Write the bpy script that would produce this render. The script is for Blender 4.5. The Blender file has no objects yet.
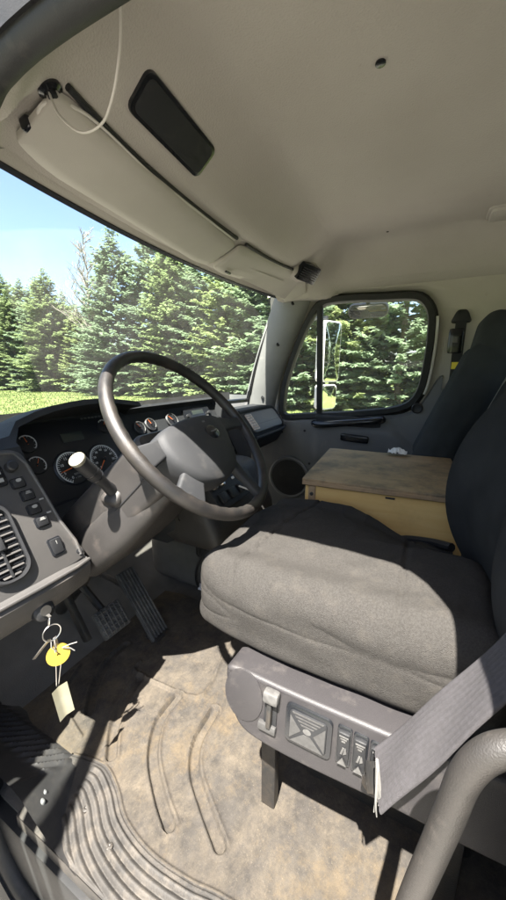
import bpy, bmesh, math, random
from mathutils import Vector, Matrix, noise
random.seed(7)
R = math.radians
S = bpy.context.scene
COL = S.collection

# ------------------------------------------------------------------ camera, sky, sun, exposure
cam_d = bpy.data.cameras.new('camera'); cam = bpy.data.objects.new('camera', cam_d); COL.objects.link(cam)
cam_d.sensor_fit = 'VERTICAL'; cam_d.sensor_height = 24.0; cam_d.lens = 24.0 * 339 / 900
cam_d.clip_start = 0.02; cam_d.clip_end = 3000
cam.location = (0, 0, 1.0)
HEADING, PITCH = R(63.0), R(13.0)
fwd = Vector((math.sin(HEADING) * math.cos(PITCH), math.cos(HEADING) * math.cos(PITCH), -math.sin(PITCH)))
cam.rotation_euler = fwd.to_track_quat('-Z', 'Y').to_euler()
S.camera = cam

SUN_DIR = Vector((0.48, 0.05, -1.0)).normalized()      # the way the sunlight travels
to_sun = -SUN_DIR
sun_el = math.asin(to_sun.z)
sun_az = math.atan2(to_sun.x, to_sun.y)
W = bpy.data.worlds.new('World'); S.world = W; W.use_nodes = True
nt = W.node_tree
sky = nt.nodes.new('ShaderNodeTexSky'); sky.sky_type = 'NISHITA'; sky.sun_disc = False
sky.sun_elevation = sun_el; sky.sun_rotation = sun_az
sky.air_density = 1.0; sky.dust_density = 2.0; sky.ozone_density = 1.0
bg = nt.nodes['Background']; bg.inputs['Strength'].default_value = 0.054
nt.links.new(sky.outputs[0], bg.inputs['Color'])
sl = bpy.data.lights.new('sun', 'SUN'); sl.energy = 5.0; sl.angle = R(0.55); sl.color = (1.0, 0.95, 0.87)
so = bpy.data.objects.new('sun', sl); COL.objects.link(so)
so.rotation_euler = SUN_DIR.to_track_quat('-Z', 'Y').to_euler()
S.view_settings.view_transform = 'Standard'; S.view_settings.look = 'None'
S.view_settings.gamma = 1.0; S.view_settings.exposure = 2.85
S.view_settings.use_curve_mapping = False
S.render.engine = 'CYCLES'
S.cycles.max_bounces = 10; S.cycles.diffuse_bounces = 7; S.cycles.transparent_max_bounces = 16

# ------------------------------------------------------------------ materials
def new_mat(name):
    m = bpy.data.materials.new(name); m.use_nodes = True
    return m, m.node_tree, m.node_tree.nodes['Principled BSDF']

def surf(name, col, rough=0.5, col2=None, nscale=6.0, ncontrast=(0.35, 0.7), grain=0.0, gscale=900.0,
         metal=0.0, spec=0.5, dust=None, dscale=3.0, damount=(0.5, 0.75), detail=6.0, wear=0.0, weave=False):
    """principled surface: two-tone noise, optional dust layer, fine grain bump"""
    m, t, b = new_mat(name); N = t.nodes; Lk = t.links
    tc = N.new('ShaderNodeTexCoord')
    b.inputs['Roughness'].default_value = rough; b.inputs['Metallic'].default_value = metal
    b.inputs['Specular IOR Level'].default_value = spec
    c = col
    out = None
    if col2:
        n = N.new('ShaderNodeTexNoise'); n.inputs['Scale'].default_value = nscale; n.inputs['Detail'].default_value = detail
        Lk.new(tc.outputs['Object'], n.inputs['Vector'])
        r = N.new('ShaderNodeValToRGB'); r.color_ramp.elements[0].position = ncontrast[0]; r.color_ramp.elements[1].position = ncontrast[1]
        r.color_ramp.elements[0].color = (*col, 1); r.color_ramp.elements[1].color = (*col2, 1)
        Lk.new(n.outputs['Fac'], r.inputs['Fac']); out = r.outputs['Color']
        mr = N.new('ShaderNodeMapRange'); mr.inputs['To Min'].default_value = rough - .06; mr.inputs['To Max'].default_value = min(1, rough + .08)
        Lk.new(n.outputs['Fac'], mr.inputs['Value']); Lk.new(mr.outputs[0], b.inputs['Roughness'])
    if dust:
        n2 = N.new('ShaderNodeTexNoise'); n2.inputs['Scale'].default_value = dscale; n2.inputs['Detail'].default_value = 9; n2.inputs['Roughness'].default_value = .68
        Lk.new(tc.outputs['Object'], n2.inputs['Vector'])
        r2 = N.new('ShaderNodeValToRGB'); r2.color_ramp.elements[0].position = damount[0]; r2.color_ramp.elements[1].position = damount[1]
        Lk.new(n2.outputs['Fac'], r2.inputs['Fac'])
        mx = N.new('ShaderNodeMix'); mx.data_type = 'RGBA'
        Lk.new(r2.outputs['Color'], mx.inputs[0])
        if out: Lk.new(out, mx.inputs[6])
        else: mx.inputs[6].default_value = (*col, 1)
        mx.inputs[7].default_value = (*dust, 1); out = mx.outputs[2]
    if out: Lk.new(out, b.inputs['Base Color'])
    else: b.inputs['Base Color'].default_value = (*col, 1)
    if grain > 0:
        if weave:
            n3 = N.new('ShaderNodeTexVoronoi'); n3.inputs['Scale'].default_value = gscale; o3 = n3.outputs['Distance']
        else:
            n3 = N.new('ShaderNodeTexNoise'); n3.inputs['Scale'].default_value = gscale; n3.inputs['Detail'].default_value = 2; o3 = n3.outputs['Fac']
        Lk.new(tc.outputs['Object'], n3.inputs['Vector'])
        bp = N.new('ShaderNodeBump'); bp.inputs['Strength'].default_value = grain; bp.inputs['Distance'].default_value = .002
        Lk.new(o3, bp.inputs['Height']); Lk.new(bp.outputs[0], b.inputs['Normal'])
    return m

M = {}
M['headliner'] = surf('headliner', (.385, .360, .322), .8, (.345, .320, .283), 2.2, (.36, .66), .7, 240, dust=(.27, .245, .21), dscale=26, damount=(.64, .84))
M['visor'] = surf('visor', (.40, .38, .338), .75, (.365, .346, .306), 6, (.3, .7), .2, 500)
M['greyplastic'] = surf('greyplastic', (.054, .051, .0485), .5, (.044, .042, .0405), 9, (.35, .7), .3, 1100, dust=(.115, .098, .084), dscale=14, damount=(.56, .85))
M['pillar'] = surf('pillar', (.17, .17, .166), .55, (.145, .145, .142), 8, (.3, .7), .2, 900, dust=(.3, .28, .25), dscale=18, damount=(.6, .9))
M['doorgrey'] = surf('doorgrey', (.118, .122, .123), .5, (.10, .103, .105), 7, (.3, .7), .2, 900, dust=(.17, .16, .14), dscale=10, damount=(.58, .9))
M['black'] = surf('black', (.012, .0125, .014), .5, (.018, .0185, .02), 9, (.3, .7), .22, 1000, spec=.35, dust=(.045, .042, .038), dscale=22, damount=(.58, .95))
M['blackdash'] = surf('blackdash', (.014, .015, .017), .68, (.020, .021, .023), 6, (.3, .7), .35, 800, spec=.3, dust=(.045, .043, .040), dscale=20, damount=(.57, .95))
M['gloss'] = surf('gloss', (.010, .011, .013), .22)
M['dial'] = surf('dial', (.012, .012, .014), .4)
M['rubber'] = surf('rubber', (.010, .011, .012), .6, (.018, .0178, .018), 12, (.3, .7), .15, 500, spec=.35, dust=(.045, .040, .036), dscale=25, damount=(.55, .9))
M['rimlip'] = surf('rimleather', (.011, .0105, .0105), .42, (.022, .019, .017), 26, (.42, .62), .35, 700, dust=(.05, .041, .034), dscale=9, damount=(.5, .8))
M['fabric'] = surf('fabric', (.036, .0336, .0312), .95, (.047, .0444, .0415), 330, (.38, .62), .6, 900, spec=.05, dust=(.058, .053, .047), dscale=28, damount=(.52, .8), weave=True)
M['fabricback'] = surf('fabricback', (.026, .0265, .0275), .95, (.033, .0336, .0345), 14, (.35, .65), .5, 1500, spec=.08, weave=True)
M['fabricteal'] = surf('fabricteal', (.034, .037, .038), .95, (.042, .045, .046), 14, (.35, .65), .5, 1500, spec=.08, weave=True)
M['white'] = surf('whitepaint', (.78, .78, .76), .35, (.70, .70, .67), 5, (.4, .8), spec=.5)
M['metal'] = surf('metal', (.55, .54, .52), .35, (.38, .36, .33), 30, (.4, .7), metal=1.0)
M['darkmetal'] = surf('darkmetal', (.018, .018, .018), .5, (.03, .026, .022), 30, (.4, .7), .3, 300, dust=(.06, .048, .036), dscale=20, damount=(.5, .8))
M['dialprint'] = surf('dialprint', (.62, .62, .60), .5)
M['print'] = surf('print', (.22, .22, .21), .5)
M['printgrey'] = surf('printgrey', (.10, .10, .098), .5)
M['orange'] = surf('needle', (.75, .16, .03), .5)
M['lcd'] = surf('lcd', (.028, .034, .029), .3)
M['yellow'] = surf('yellowtag', (.36, .255, .035), .45, (.27, .18, .022), 30)
M['yellowlabel'] = surf('yellowlabel', (.80, .66, .06), .6)
M['cream'] = surf('creamtag', (.30, .285, .205), .75, (.25, .23, .155), 25)
M['paper'] = surf('paper', (.75, .75, .74), .9, (.66, .66, .65), 20)
M['creamknob'] = surf('creamknob', (.19, .178, .132), .45, (.14, .13, .095), 60, (.45, .7))
M['wire'] = surf('wirecover', (.52, .50, .46), .5)
M['belt'] = surf('belt', (.056, .052, .056), .85, (.044, .041, .043), 200, (.35, .65), .5, 1200, weave=True)
M['fray'] = surf('fray', (.16, .155, .145), .9)
M['stickerpink'] = surf('sticker', (.42, .32, .25), .6, (.58, .5, .42), 70, (.45, .55))
M['amber'] = surf('amber', (.6, .5, .22), .5)
M['jamb'] = surf('jamb', (.70, .70, .68), .4)
M['handle'] = surf('handlegrip', (.026, .024, .022), .5, (.036, .032, .029), 18, (.35, .7), .3, 600, dust=(.11, .096, .082), dscale=16, damount=(.55, .9))
M['seatpanel'] = surf('seatpanel', (.028, .0258, .0272), .5, (.023, .0212, .0223), 12, (.35, .7), .3, 1000, dust=(.075, .067, .062), dscale=18, damount=(.55, .9))
M['columnplastic'] = surf('columnplastic', (.023, .0212, .0203), .5, (.030, .0275, .026), 10, (.35, .7), .3, 1000, dust=(.075, .063, .055), dscale=16, damount=(.55, .85))
M['kick'] = surf('kickrubber', (.020, .020, .021), .55, (.030, .029, .029), 12, (.3, .7), .15, 500, dust=(.055, .050, .044), dscale=25, damount=(.5, .85))
M['footwell'] = surf('footwell', (.075, .071, .065), .8, (.10, .095, .086), 14, (.35, .7), .4, 300, dust=(.10, .088, .074), dscale=9, damount=(.5, .85))
M['pedal'] = surf('pedalrubber', (.050, .049, .048), .6, (.080, .077, .073), 40, (.35, .65), .3, 400, dust=(.13, .115, .10), dscale=30, damount=(.5, .8))
M['seatprint'] = surf('seatprint', (.085, .083, .08), .6, (.06, .058, .056), 120, (.4, .6))
M['seatprint2'] = surf('seatprintdark', (.050, .049, .048), .55, (.040, .039, .038), 120, (.4, .6))
M['hubvinyl'] = surf('hubvinyl', (.017, .018, .020), .66, (.023, .0235, .025), 10, (.3, .7), .3, 900, dust=(.085, .078, .07), dscale=14, damount=(.55, .9))

def floor_material():
    m, t, b = new_mat('dustyrubber'); N = t.nodes; Lk = t.links
    tc = N.new('ShaderNodeTexCoord')
    def no(scale, detail=8, rough=.6, dist=0.0):
        n = N.new('ShaderNodeTexNoise'); n.inputs['Scale'].default_value = scale; n.inputs['Detail'].default_value = detail
        n.inputs['Roughness'].default_value = rough; n.inputs['Distortion'].default_value = dist
        Lk.new(tc.outputs['Object'], n.inputs['Vector']); return n.outputs['Fac']
    def ramp(f, a, b_, c0, c1):
        r = N.new('ShaderNodeValToRGB'); r.color_ramp.elements[0].position = a; r.color_ramp.elements[1].position = b_
        r.color_ramp.elements[0].color = (*c0, 1); r.color_ramp.elements[1].color = (*c1, 1); Lk.new(f, r.inputs['Fac']); return r.outputs['Color']
    def mix(f, a, b_):
        x = N.new('ShaderNodeMix'); x.data_type = 'RGBA'; Lk.new(f, x.inputs[0]); Lk.new(a, x.inputs[6]); Lk.new(b_, x.inputs[7]); return x.outputs[2]
    big = ramp(no(8, 14, .82, .2), .42, .62, (0, 0, 0), (1, 1, 1))
    tan = ramp(no(26, 12, .8), .3, .7, (.043, .037, .030), (.104, .087, .066))
    ochre = ramp(no(40, 10, .8), .3, .75, (.066, .050, .031), (.122, .093, .058))
    grey = ramp(no(30, 6, .7), .3, .7, (.026, .0235, .021), (.050, .045, .040))
    oc = ramp(no(3.4, 12, .8), .50, .64, (0, 0, 0), (.85, .85, .85))
    c = mix(big, grey, tan); c = mix(oc, c, ochre)
    spk = ramp(no(260, 3, .7), .60, .75, (0, 0, 0), (.30, .30, .30))
    sp2 = N.new('ShaderNodeRGB'); sp2.outputs[0].default_value = (.17, .145, .112, 1)
    c = mix(spk, c, sp2.outputs[0])
    Lk.new(c, b.inputs['Base Color']); b.inputs['Roughness'].default_value = .9; b.inputs['Specular IOR Level'].default_value = .2
    bp = N.new('ShaderNodeBump'); bp.inputs['Strength'].default_value = .5; bp.inputs['Distance'].default_value = .003
    Lk.new(no(150, 8, .8), bp.inputs['Height']); Lk.new(bp.outputs[0], b.inputs['Normal'])
    return m
M['floor'] = floor_material()
M['sillribs'] = surf('sillribs', (.024, .022, .020), .75, (.042, .038, .034), 14, (.38, .62), .4, 300, dust=(.078, .067, .055), dscale=30, damount=(.46, .75))

def wood_material(name, a, b2, dark, worn):
    m, t, b = new_mat(name); N = t.nodes; Lk = t.links
    tc = N.new('ShaderNodeTexCoord'); mp = N.new('ShaderNodeMapping'); mp.inputs['Scale'].default_value = (9, 1.0, 9)
    Lk.new(tc.outputs['Object'], mp.inputs['Vector'])
    n = N.new('ShaderNodeTexNoise'); n.inputs['Scale'].default_value = 5; n.inputs['Detail'].default_value = 8; n.inputs['Distortion'].default_value = .6
    Lk.new(mp.outputs[0], n.inputs['Vector'])
    r = N.new('ShaderNodeValToRGB'); r.color_ramp.elements[0].position = .3; r.color_ramp.elements[1].position = .7
    r.color_ramp.elements[0].color = (*a, 1); r.color_ramp.elements[1].color = (*b2, 1); Lk.new(n.outputs['Fac'], r.inputs['Fac'])
    n2 = N.new('ShaderNodeTexNoise'); n2.inputs['Scale'].default_value = 5.5; n2.inputs['Detail'].default_value = 9; n2.inputs['Roughness'].default_value = .7
    Lk.new(tc.outputs['Object'], n2.inputs['Vector'])
    r2 = N.new('ShaderNodeValToRGB'); r2.color_ramp.elements[0].position = worn[0]; r2.color_ramp.elements[1].position = worn[1]; Lk.new(n2.outputs['Fac'], r2.inputs['Fac'])
    x = N.new('ShaderNodeMix'); x.data_type = 'RGBA'; Lk.new(r2.outputs['Color'], x.inputs[0]); Lk.new(r.outputs['Color'], x.inputs[6]); x.inputs[7].default_value = (*dark, 1)
    Lk.new(x.outputs[2], b.inputs['Base Color']); b.inputs['Roughness'].default_value = .55
    return m
M['ply'] = wood_material('plywood', (.64, .39, .125), (.70, .47, .18), (.54, .34, .12), (.55, .8))
M['plytop'] = wood_material('wornlid', (.27, .175, .085), (.35, .24, .125), (.12, .088, .052), (.46, .64))
M['plyedge'] = wood_material('plyedge', (.30, .19, .10), (.38, .26, .14), (.16, .11, .07), (.5, .7))

def glass_material(name, tint, dustc, dustf, refl):
    m, t, b = new_mat(name); N = t.nodes; Lk = t.links
    o = N['Material Output']; N.remove(b)
    tr = N.new('ShaderNodeBsdfTransparent'); tr.inputs['Color'].default_value = (*tint, 1)
    gl = N.new('ShaderNodeBsdfGlossy'); gl.inputs['Roughness'].default_value = .02
    m1 = N.new('ShaderNodeMixShader'); m1.inputs[0].default_value = refl; Lk.new(tr.outputs[0], m1.inputs[1]); Lk.new(gl.outputs[0], m1.inputs[2])
    df = N.new('ShaderNodeBsdfTranslucent'); df.inputs['Color'].default_value = (*dustc, 1)
    tc = N.new('ShaderNodeTexCoord'); n = N.new('ShaderNodeTexNoise'); n.inputs['Scale'].default_value = 9; n.inputs['Detail'].default_value = 10; n.inputs['Roughness'].default_value = .7
    Lk.new(tc.outputs['Object'], n.inputs['Vector'])
    mr = N.new('ShaderNodeMapRange'); mr.inputs['From Min'].default_value = .3; mr.inputs['From Max'].default_value = .75
    mr.inputs['To Min'].default_value = dustf * .3; mr.inputs['To Max'].default_value = dustf
    Lk.new(n.outputs['Fac'], mr.inputs['Value'])
    m2 = N.new('ShaderNodeMixShader'); Lk.new(mr.outputs[0], m2.inputs[0]); Lk.new(m1.outputs[0], m2.inputs[1]); Lk.new(df.outputs[0], m2.inputs[2])
    Lk.new(m2.outputs[0], o.inputs['Surface'])
    return m
M['windshield'] = glass_material('windshieldglass', (.93, .97, .94), (.7, .68, .62), .05, .012)
M['sideglass'] = glass_material('sideglass', (.93, .96, .93), (.7, .68, .62), .05, .02)
mm, t_, b_ = new_mat('mirrorglass'); b_.inputs['Base Color'].default_value = (.85, .87, .87, 1); b_.inputs['Metallic'].default_value = 1; b_.inputs['Roughness'].default_value = .03
M['mirror'] = mm

def leaf_material(name, a, b2, c3):
    m, t, b = new_mat(name); N = t.nodes; Lk = t.links
    tc = N.new('ShaderNodeTexCoord'); n = N.new('ShaderNodeTexNoise'); n.inputs['Scale'].default_value = .9; n.inputs['Detail'].default_value = 6; n.inputs['Roughness'].default_value = .75
    Lk.new(tc.outputs['Object'], n.inputs['Vector'])
    r = N.new('ShaderNodeValToRGB'); r.color_ramp.elements[0].position = .32; r.color_ramp.elements[1].position = .7
    r.color_ramp.elements[0].color = (*a, 1); r.color_ramp.elements[1].color = (*b2, 1); Lk.new(n.outputs['Fac'], r.inputs['Fac'])
    oi = N.new('ShaderNodeObjectInfo'); x = N.new('ShaderNodeMix'); x.data_type = 'RGBA'
    mr = N.new('ShaderNodeMapRange'); mr.inputs['To Max'].default_value = .45; Lk.new(oi.outputs['Random'], mr.inputs['Value'])
    Lk.new(mr.outputs[0], x.inputs[0]); Lk.new(r.outputs['Color'], x.inputs[6]); x.inputs[7].default_value = (*c3, 1)
    Lk.new(x.outputs[2], b.inputs['Base Color']); b.inputs['Roughness'].default_value = .65; b.inputs['Specular IOR Level'].default_value = .25
    tl = N.new('ShaderNodeBsdfTranslucent'); Lk.new(x.outputs[2], tl.inputs['Color'])
    ms = N.new('ShaderNodeMixShader'); ms.inputs[0].default_value = .48
    Lk.new(b.outputs[0], ms.inputs[1]); Lk.new(tl.outputs[0], ms.inputs[2]); Lk.new(ms.outputs[0], N['Material Output'].inputs['Surface'])
    return m
M['spruce'] = leaf_material('spruceneedles', (.145, .195, .09), (.225, .285, .13), (.24, .28, .115))
M['spruceblue'] = leaf_material('bluespruceneedles', (.135, .19, .125), (.21, .28, .18), (.19, .25, .13))
M['bark'] = surf('bark', (.10, .075, .055), .9, (.17, .14, .11), 6, (.3, .7))
M['barebark'] = surf('barebark', (.17, .15, .13), .9, (.24, .22, .19), 6, (.3, .7))

def ground_material():
    m, t, b = new_mat('lawn'); N = t.nodes; Lk = t.links
    tc = N.new('ShaderNodeTexCoord')
    def no(scale, detail=8, rough=.6):
        n = N.new('ShaderNodeTexNoise'); n.inputs['Scale'].default_value = scale; n.inputs['Detail'].default_value = detail; n.inputs['Roughness'].default_value = rough
        Lk.new(tc.outputs['Object'], n.inputs['Vector']); return n.outputs['Fac']
    def ramp(f, a, b_, c0, c1):
        r = N.new('ShaderNodeValToRGB'); r.color_ramp.elements[0].position = a; r.color_ramp.elements[1].position = b_
        r.color_ramp.elements[0].color = (*c0, 1); r.color_ramp.elements[1].color = (*c1, 1); Lk.new(f, r.inputs['Fac']); return r.outputs['Color']
    g = ramp(no(1.1, 10, .75), .3, .7, (.085, .115, .035), (.14, .17, .058))
    d = N.new('ShaderNodeRGB'); d.outputs[0].default_value = (.20, .18, .10, 1)
    f = ramp(no(.5, 8, .7), .52, .72, (0, 0, 0), (.8, .8, .8))
    x = N.new('ShaderNodeMix'); x.data_type = 'RGBA'; Lk.new(f, x.inputs[0]); Lk.new(g, x.inputs[6]); Lk.new(d.outputs[0], x.inputs[7])
    Lk.new(x.outputs[2], b.inputs['Base Color']); b.inputs['Roughness'].default_value = .95; b.inputs['Specular IOR Level'].default_value = .1
    bp = N.new('ShaderNodeBump'); bp.inputs['Strength'].default_value = .8; bp.inputs['Distance'].default_value = .08
    Lk.new(no(7, 6, .7), bp.inputs['Height']); Lk.new(bp.outputs[0], b.inputs['Normal'])
    return m
M['lawn'] = ground_material()
M['gravel'] = surf('gravel', (.22, .205, .18), .95, (.30, .28, .25), 30, (.3, .7), .8, 60)
M['grass'] = leaf_material('grassblades', (.065, .098, .03), (.11, .145, .047), (.135, .145, .06))

# ------------------------------------------------------------------ mesh building
BASE = {}
def link(o, parent=None):
    COL.objects.link(o)
    if parent is not None: o.parent = parent
    return o

def fr(o, ex, ey):
    ex = Vector(ex).normalized(); ey = Vector(ey); ey = (ey - ex * ey.dot(ex)).normalized(); ez = ex.cross(ey)
    m = Matrix(((ex.x, ey.x, ez.x, o[0]), (ex.y, ey.y, ez.y, o[1]), (ex.z, ey.z, ez.z, o[2]), (0, 0, 0, 1)))
    return m
I4 = Matrix.Identity(4)
def T(x, y, z): return Matrix.Translation((x, y, z))

class B:
    def __init__(s): s.v = []; s.f = []; s.mi = []; s.cur = 0
    def add(s, vs, fs, Mx=None):
        n = len(s.v)
        for p in vs:
            p = Vector(p)
            if Mx is not None: p = Mx @ p
            s.v.append(p)
        for f in fs: s.f.append([i + n for i in f]); s.mi.append(s.cur)
        return s
    def bm(s, b, Mx=None):
        b.verts.index_update()
        s.add([v.co.copy() for v in b.verts], [[v.index for v in f.verts] for f in b.faces], Mx); b.free(); return s
    def box(s, Mx, sx, sy, sz, bev=0.0, seg=2):
        b = bmesh.new(); bmesh.ops.create_cube(b, size=1)
        for v in b.verts: v.co = Vector((v.co.x * sx, v.co.y * sy, v.co.z * sz))
        if bev > 0: bmesh.ops.bevel(b, geom=b.edges[:], offset=bev, segments=seg, affect='EDGES', profile=.6)
        return s.bm(b, Mx)
    def prism(s, poly, Mx, z0, z1, bev=0.0, seg=2):
        b = bmesh.new()
        vs = [b.verts.new((p[0], p[1], z0)) for p in poly]; f = b.faces.new(vs)
        r = bmesh.ops.extrude_face_region(b, geom=[f])
        for e in r['geom']:
            if isinstance(e, bmesh.types.BMVert): e.co.z = z1
        bmesh.ops.recalc_face_normals(b, faces=b.faces)
        if bev > 0:
            es = [e for e in b.edges if abs(e.verts[0].co.z - z1) < 1e-6 and abs(e.verts[1].co.z - z1) < 1e-6]
            bmesh.ops.bevel(b, geom=es, offset=bev, segments=seg, affect='EDGES', profile=.6)
        return s.bm(b, Mx)
    def grid(s, fn, nu, nv, cu=False, cv=False):
        n = len(s.v)
        for i in range(nu):
            for j in range(nv): s.v.append(Vector(fn(i, j)))
        for i in range(nu if cu else nu - 1):
            for j in range(nv if cv else nv - 1):
                a = n + i * nv + j; b_ = n + ((i + 1) % nu) * nv + j; c = n + ((i + 1) % nu) * nv + (j + 1) % nv; d = n + i * nv + (j + 1) % nv
                s.f.append([a, b_, c, d]); s.mi.append(s.cur)
        return s
    def loft(s, rings, caps=True, cu=False):
        n = len(s.v); k = len(rings[0])
        s.grid(lambda i, j: rings[i][j], len(rings), k, cu, True)
        if caps and not cu:
            s.f.append(list(range(n, n + k))[::-1]); s.mi.append(s.cur)
            e = n + (len(rings) - 1) * k; s.f.append(list(range(e, e + k))); s.mi.append(s.cur)
        return s
    def tube(s, pts, r, n=10, closed=False, caps=True):
        pts = [Vector(p) for p in pts]; m = len(pts); rings = []; prev = None
        for i, p in enumerate(pts):
            if closed: tg = pts[(i + 1) % m] - pts[i - 1]
            else: tg = pts[min(i + 1, m - 1)] - pts[max(i - 1, 0)]
            tg.normalize()
            if prev is None:
                up = Vector((0, 0, 1)) if abs(tg.z) < .9 else Vector((1, 0, 0))
                a = tg.cross(up).normalized()
            else:
                a = (prev - tg * prev.dot(tg)).normalized()
            prev = a; b_ = tg.cross(a); rr = r(i / (m - 1)) if callable(r) else r
            rings.append([p + (a * math.cos(2 * math.pi * q / n) + b_ * math.sin(2 * math.pi * q / n)) * rr for q in range(n)])
        return s.loft(rings, caps, closed)
    def lathe(s, prof, Mx, n=24):
        rings = [[Mx @ Vector((r * math.cos(2 * math.pi * k / n), r * math.sin(2 * math.pi * k / n), z)) for k in range(n)] for r, z in prof]
        return s.loft(rings, True)
    def pillow(s, Mx, hx, hy, hz, r, n=16, deform=None):
        b = bmesh.new(); bmesh.ops.create_cube(b, size=2); bmesh.ops.subdivide_edges(b, edges=b.edges[:], cuts=n - 1, use_grid_fill=True)
        inn = (max(hx - r, 0), max(hy - r, 0), max(hz - r, 0))
        for v in b.verts:
            p = Vector((v.co.x * hx, v.co.y * hy, v.co.z * hz))
            q = Vector([max(-inn[k], min(inn[k], p[k])) for k in range(3)]); d = p - q
            if d.length > 1e-9: p = q + d.normalized() * r
            if deform: p = Vector(deform(p))
            v.co = p
        return s.bm(b, Mx)
    def build(s, name, mat, parent=None, angle=38, flat=False):
        off = BASE.get(parent, Vector((0, 0, 0))) if parent is not None else Vector((0, 0, 0))
        me = bpy.data.meshes.new(name)
        me.from_pydata([tuple(v - off) for v in s.v], [], s.f)
        mats = mat if isinstance(mat, (list, tuple)) else [mat]
        for m_ in mats: me.materials.append(M[m_])
        if len(mats) > 1: me.polygons.foreach_set('material_index', s.mi)
        b = bmesh.new(); b.from_mesh(me); bmesh.ops.recalc_face_normals(b, faces=b.faces); b.to_mesh(me); b.free()
        if not flat:
            me.polygons.foreach_set('use_smooth', [True] * len(me.polygons))
            me.set_sharp_from_angle(angle=R(angle))
        o = bpy.data.objects.new(name, me); link(o, parent); BASE[o] = off
        return o

def tag(o, label, cat, group=None):
    o['label'] = label; o['category'] = cat
    if group: o['group'] = group
    return o
def thing(name, label, cat, loc, group=None):
    o = bpy.data.objects.new(name, None); o.empty_display_size = .05; link(o); o.location = loc; BASE[o] = Vector(loc)
    return tag(o, label, cat, group)
def struct(o): o['kind'] = 'structure'; return o

def rrect(w, h, r, n=5):
    pts = []
    for cx, cy, a0 in ((w / 2 - r, h / 2 - r, 0), (-w / 2 + r, h / 2 - r, 90), (-w / 2 + r, -h / 2 + r, 180), (w / 2 - r, -h / 2 + r, 270)):
        for k in range(n + 1):
            a = R(a0 + 90 * k / n); pts.append((cx + r * math.cos(a), cy + r * math.sin(a)))
    return pts
def cat_rom(pts, per=6, closed=False):
    P = [Vector(p) for p in pts]; n = len(P); out = []
    for i in range(n if closed else n - 1):
        p0 = P[(i - 1) % n] if closed or i > 0 else P[0] * 2 - P[1]
        p1 = P[i]; p2 = P[(i + 1) % n]
        p3 = P[(i + 2) % n] if closed or i + 2 < n else P[-1] * 2 - P[-2]
        for k in range(per):
            t = k / per
            out.append(.5 * ((2 * p1) + (p2 - p0) * t + (2 * p0 - 5 * p1 + 4 * p2 - p3) * t * t + (3 * p1 - p0 - 3 * p2 + p3) * t ** 3))
    if not closed: out.append(P[-1])
    return out
def resample(pts, n, closed=True):
    P = pts + [pts[0]] if closed else pts
    L = [0]
    for a, b_ in zip(P, P[1:]): L.append(L[-1] + (b_ - a).length)
    out = []; k = 0
    for i in range(n):
        s = L[-1] * i / (n if closed else n - 1)
        while k < len(L) - 2 and L[k + 1] < s: k += 1
        t = (s - L[k]) / max(1e-9, L[k + 1] - L[k]); out.append(P[k].lerp(P[k + 1], t))
    return out
def sst(a, b_, x):
    t = max(0, min(1, (x - a) / (b_ - a))); return t * t * (3 - 2 * t)
def interp(tab, x):
    if x <= tab[0][0]: return tab[0][1]
    for (a, u), (b_, v) in zip(tab, tab[1:]):
        if x <= b_: return u + (v - u) * (x - a) / (b_ - a)
    return tab[-1][1]
def text(name, s, size, Mx, mat, parent, depth=.0006, align='CENTER'):
    cu = bpy.data.curves.new(name, 'FONT'); cu.body = s; cu.size = size; cu.align_x = align; cu.align_y = 'CENTER'; cu.extrude = depth; cu.resolution_u = 2
    o = bpy.data.objects.new('tmp', cu); COL.objects.link(o)
    dg = bpy.context.evaluated_depsgraph_get(); me = bpy.data.meshes.new_from_object(o.evaluated_get(dg)); bpy.data.objects.remove(o); bpy.data.curves.remove(cu)
    off = BASE.get(parent, Vector((0, 0, 0)))
    me.transform(Matrix.Translation(-off) @ Mx); me.name = name; me.materials.clear(); me.materials.append(M[mat])
    p = bpy.data.objects.new(name, me); link(p, parent); BASE[p] = off
    return p

# ================================================================== SETTING: ground
GZ = -1.15
b = B(); b.grid(lambda i, j: (-1500 + 3000 * i / 40, -1500 + 3000 * j / 40, GZ), 41, 41)
struct(b.build('ground', 'lawn'))
b = B()
def gv(i, j):
    x = -7.5 + 13.5 * i / 30; y = -14 + 34 * j / 60
    e = noise.noise(Vector((x * .8, y * .8, 0))) * .5
    if i in (0, 30): x += e
    return (x, y, GZ + .004 + .012 * noise.noise(Vector((x, y, 3))) * 0)
b.grid(gv, 31, 61); struct(b.build('bounce_gravel', 'gravel'))  # unseen pale ground, added to bounce sunlight through the doorway onto the headliner

# ================================================================== SETTING: the cab shell
def lx(z): return .25 + .2 * max(0, z - .9) if z > .9 else .25           # driver-side wall plane
def rx(z): return 2.15 - .13 * max(0, z - .75)                           # passenger-side wall plane
# driver door opening (y, z)
DO = [(-.12, 1.05), (-.10, 1.25), (-.02, 1.375), (.15, 1.395), (.32, 1.40), (.44, 1.402), (.53, 1.393), (.60, 1.36), (.68, 1.24), (.76, 1.04), (.82, .85),
      (.825, .60), (.815, .35), (.82, .12), (.81, -.05), (.76, -.15), (.67, -.195), (.45, -.20), (.20, -.20), (.0, -.20), (-.09, -.17), (-.13, .0), (-.13, .45), (-.13, .8)]
loopD = resample(cat_rom([(lx(z), y, z) for y, z in DO], 6, True), 140)
def radial(loop, cy, cz, ymin, ymax, zmin, zmax):
    out = []
    for p in loop:
        dy, dz = p.y - cy, p.z - cz; t = 1e9
        if dy > 0: t = min(t, (ymax - cy) / dy)
        if dy < 0: t = min(t, (ymin - cy) / dy)
        if dz > 0: t = min(t, (zmax - cz) / dz)
        if dz < 0: t = min(t, (zmin - cz) / dz)
        out.append(Vector((0, cy + dy * t, cz + dz * t)))
    return out
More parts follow.
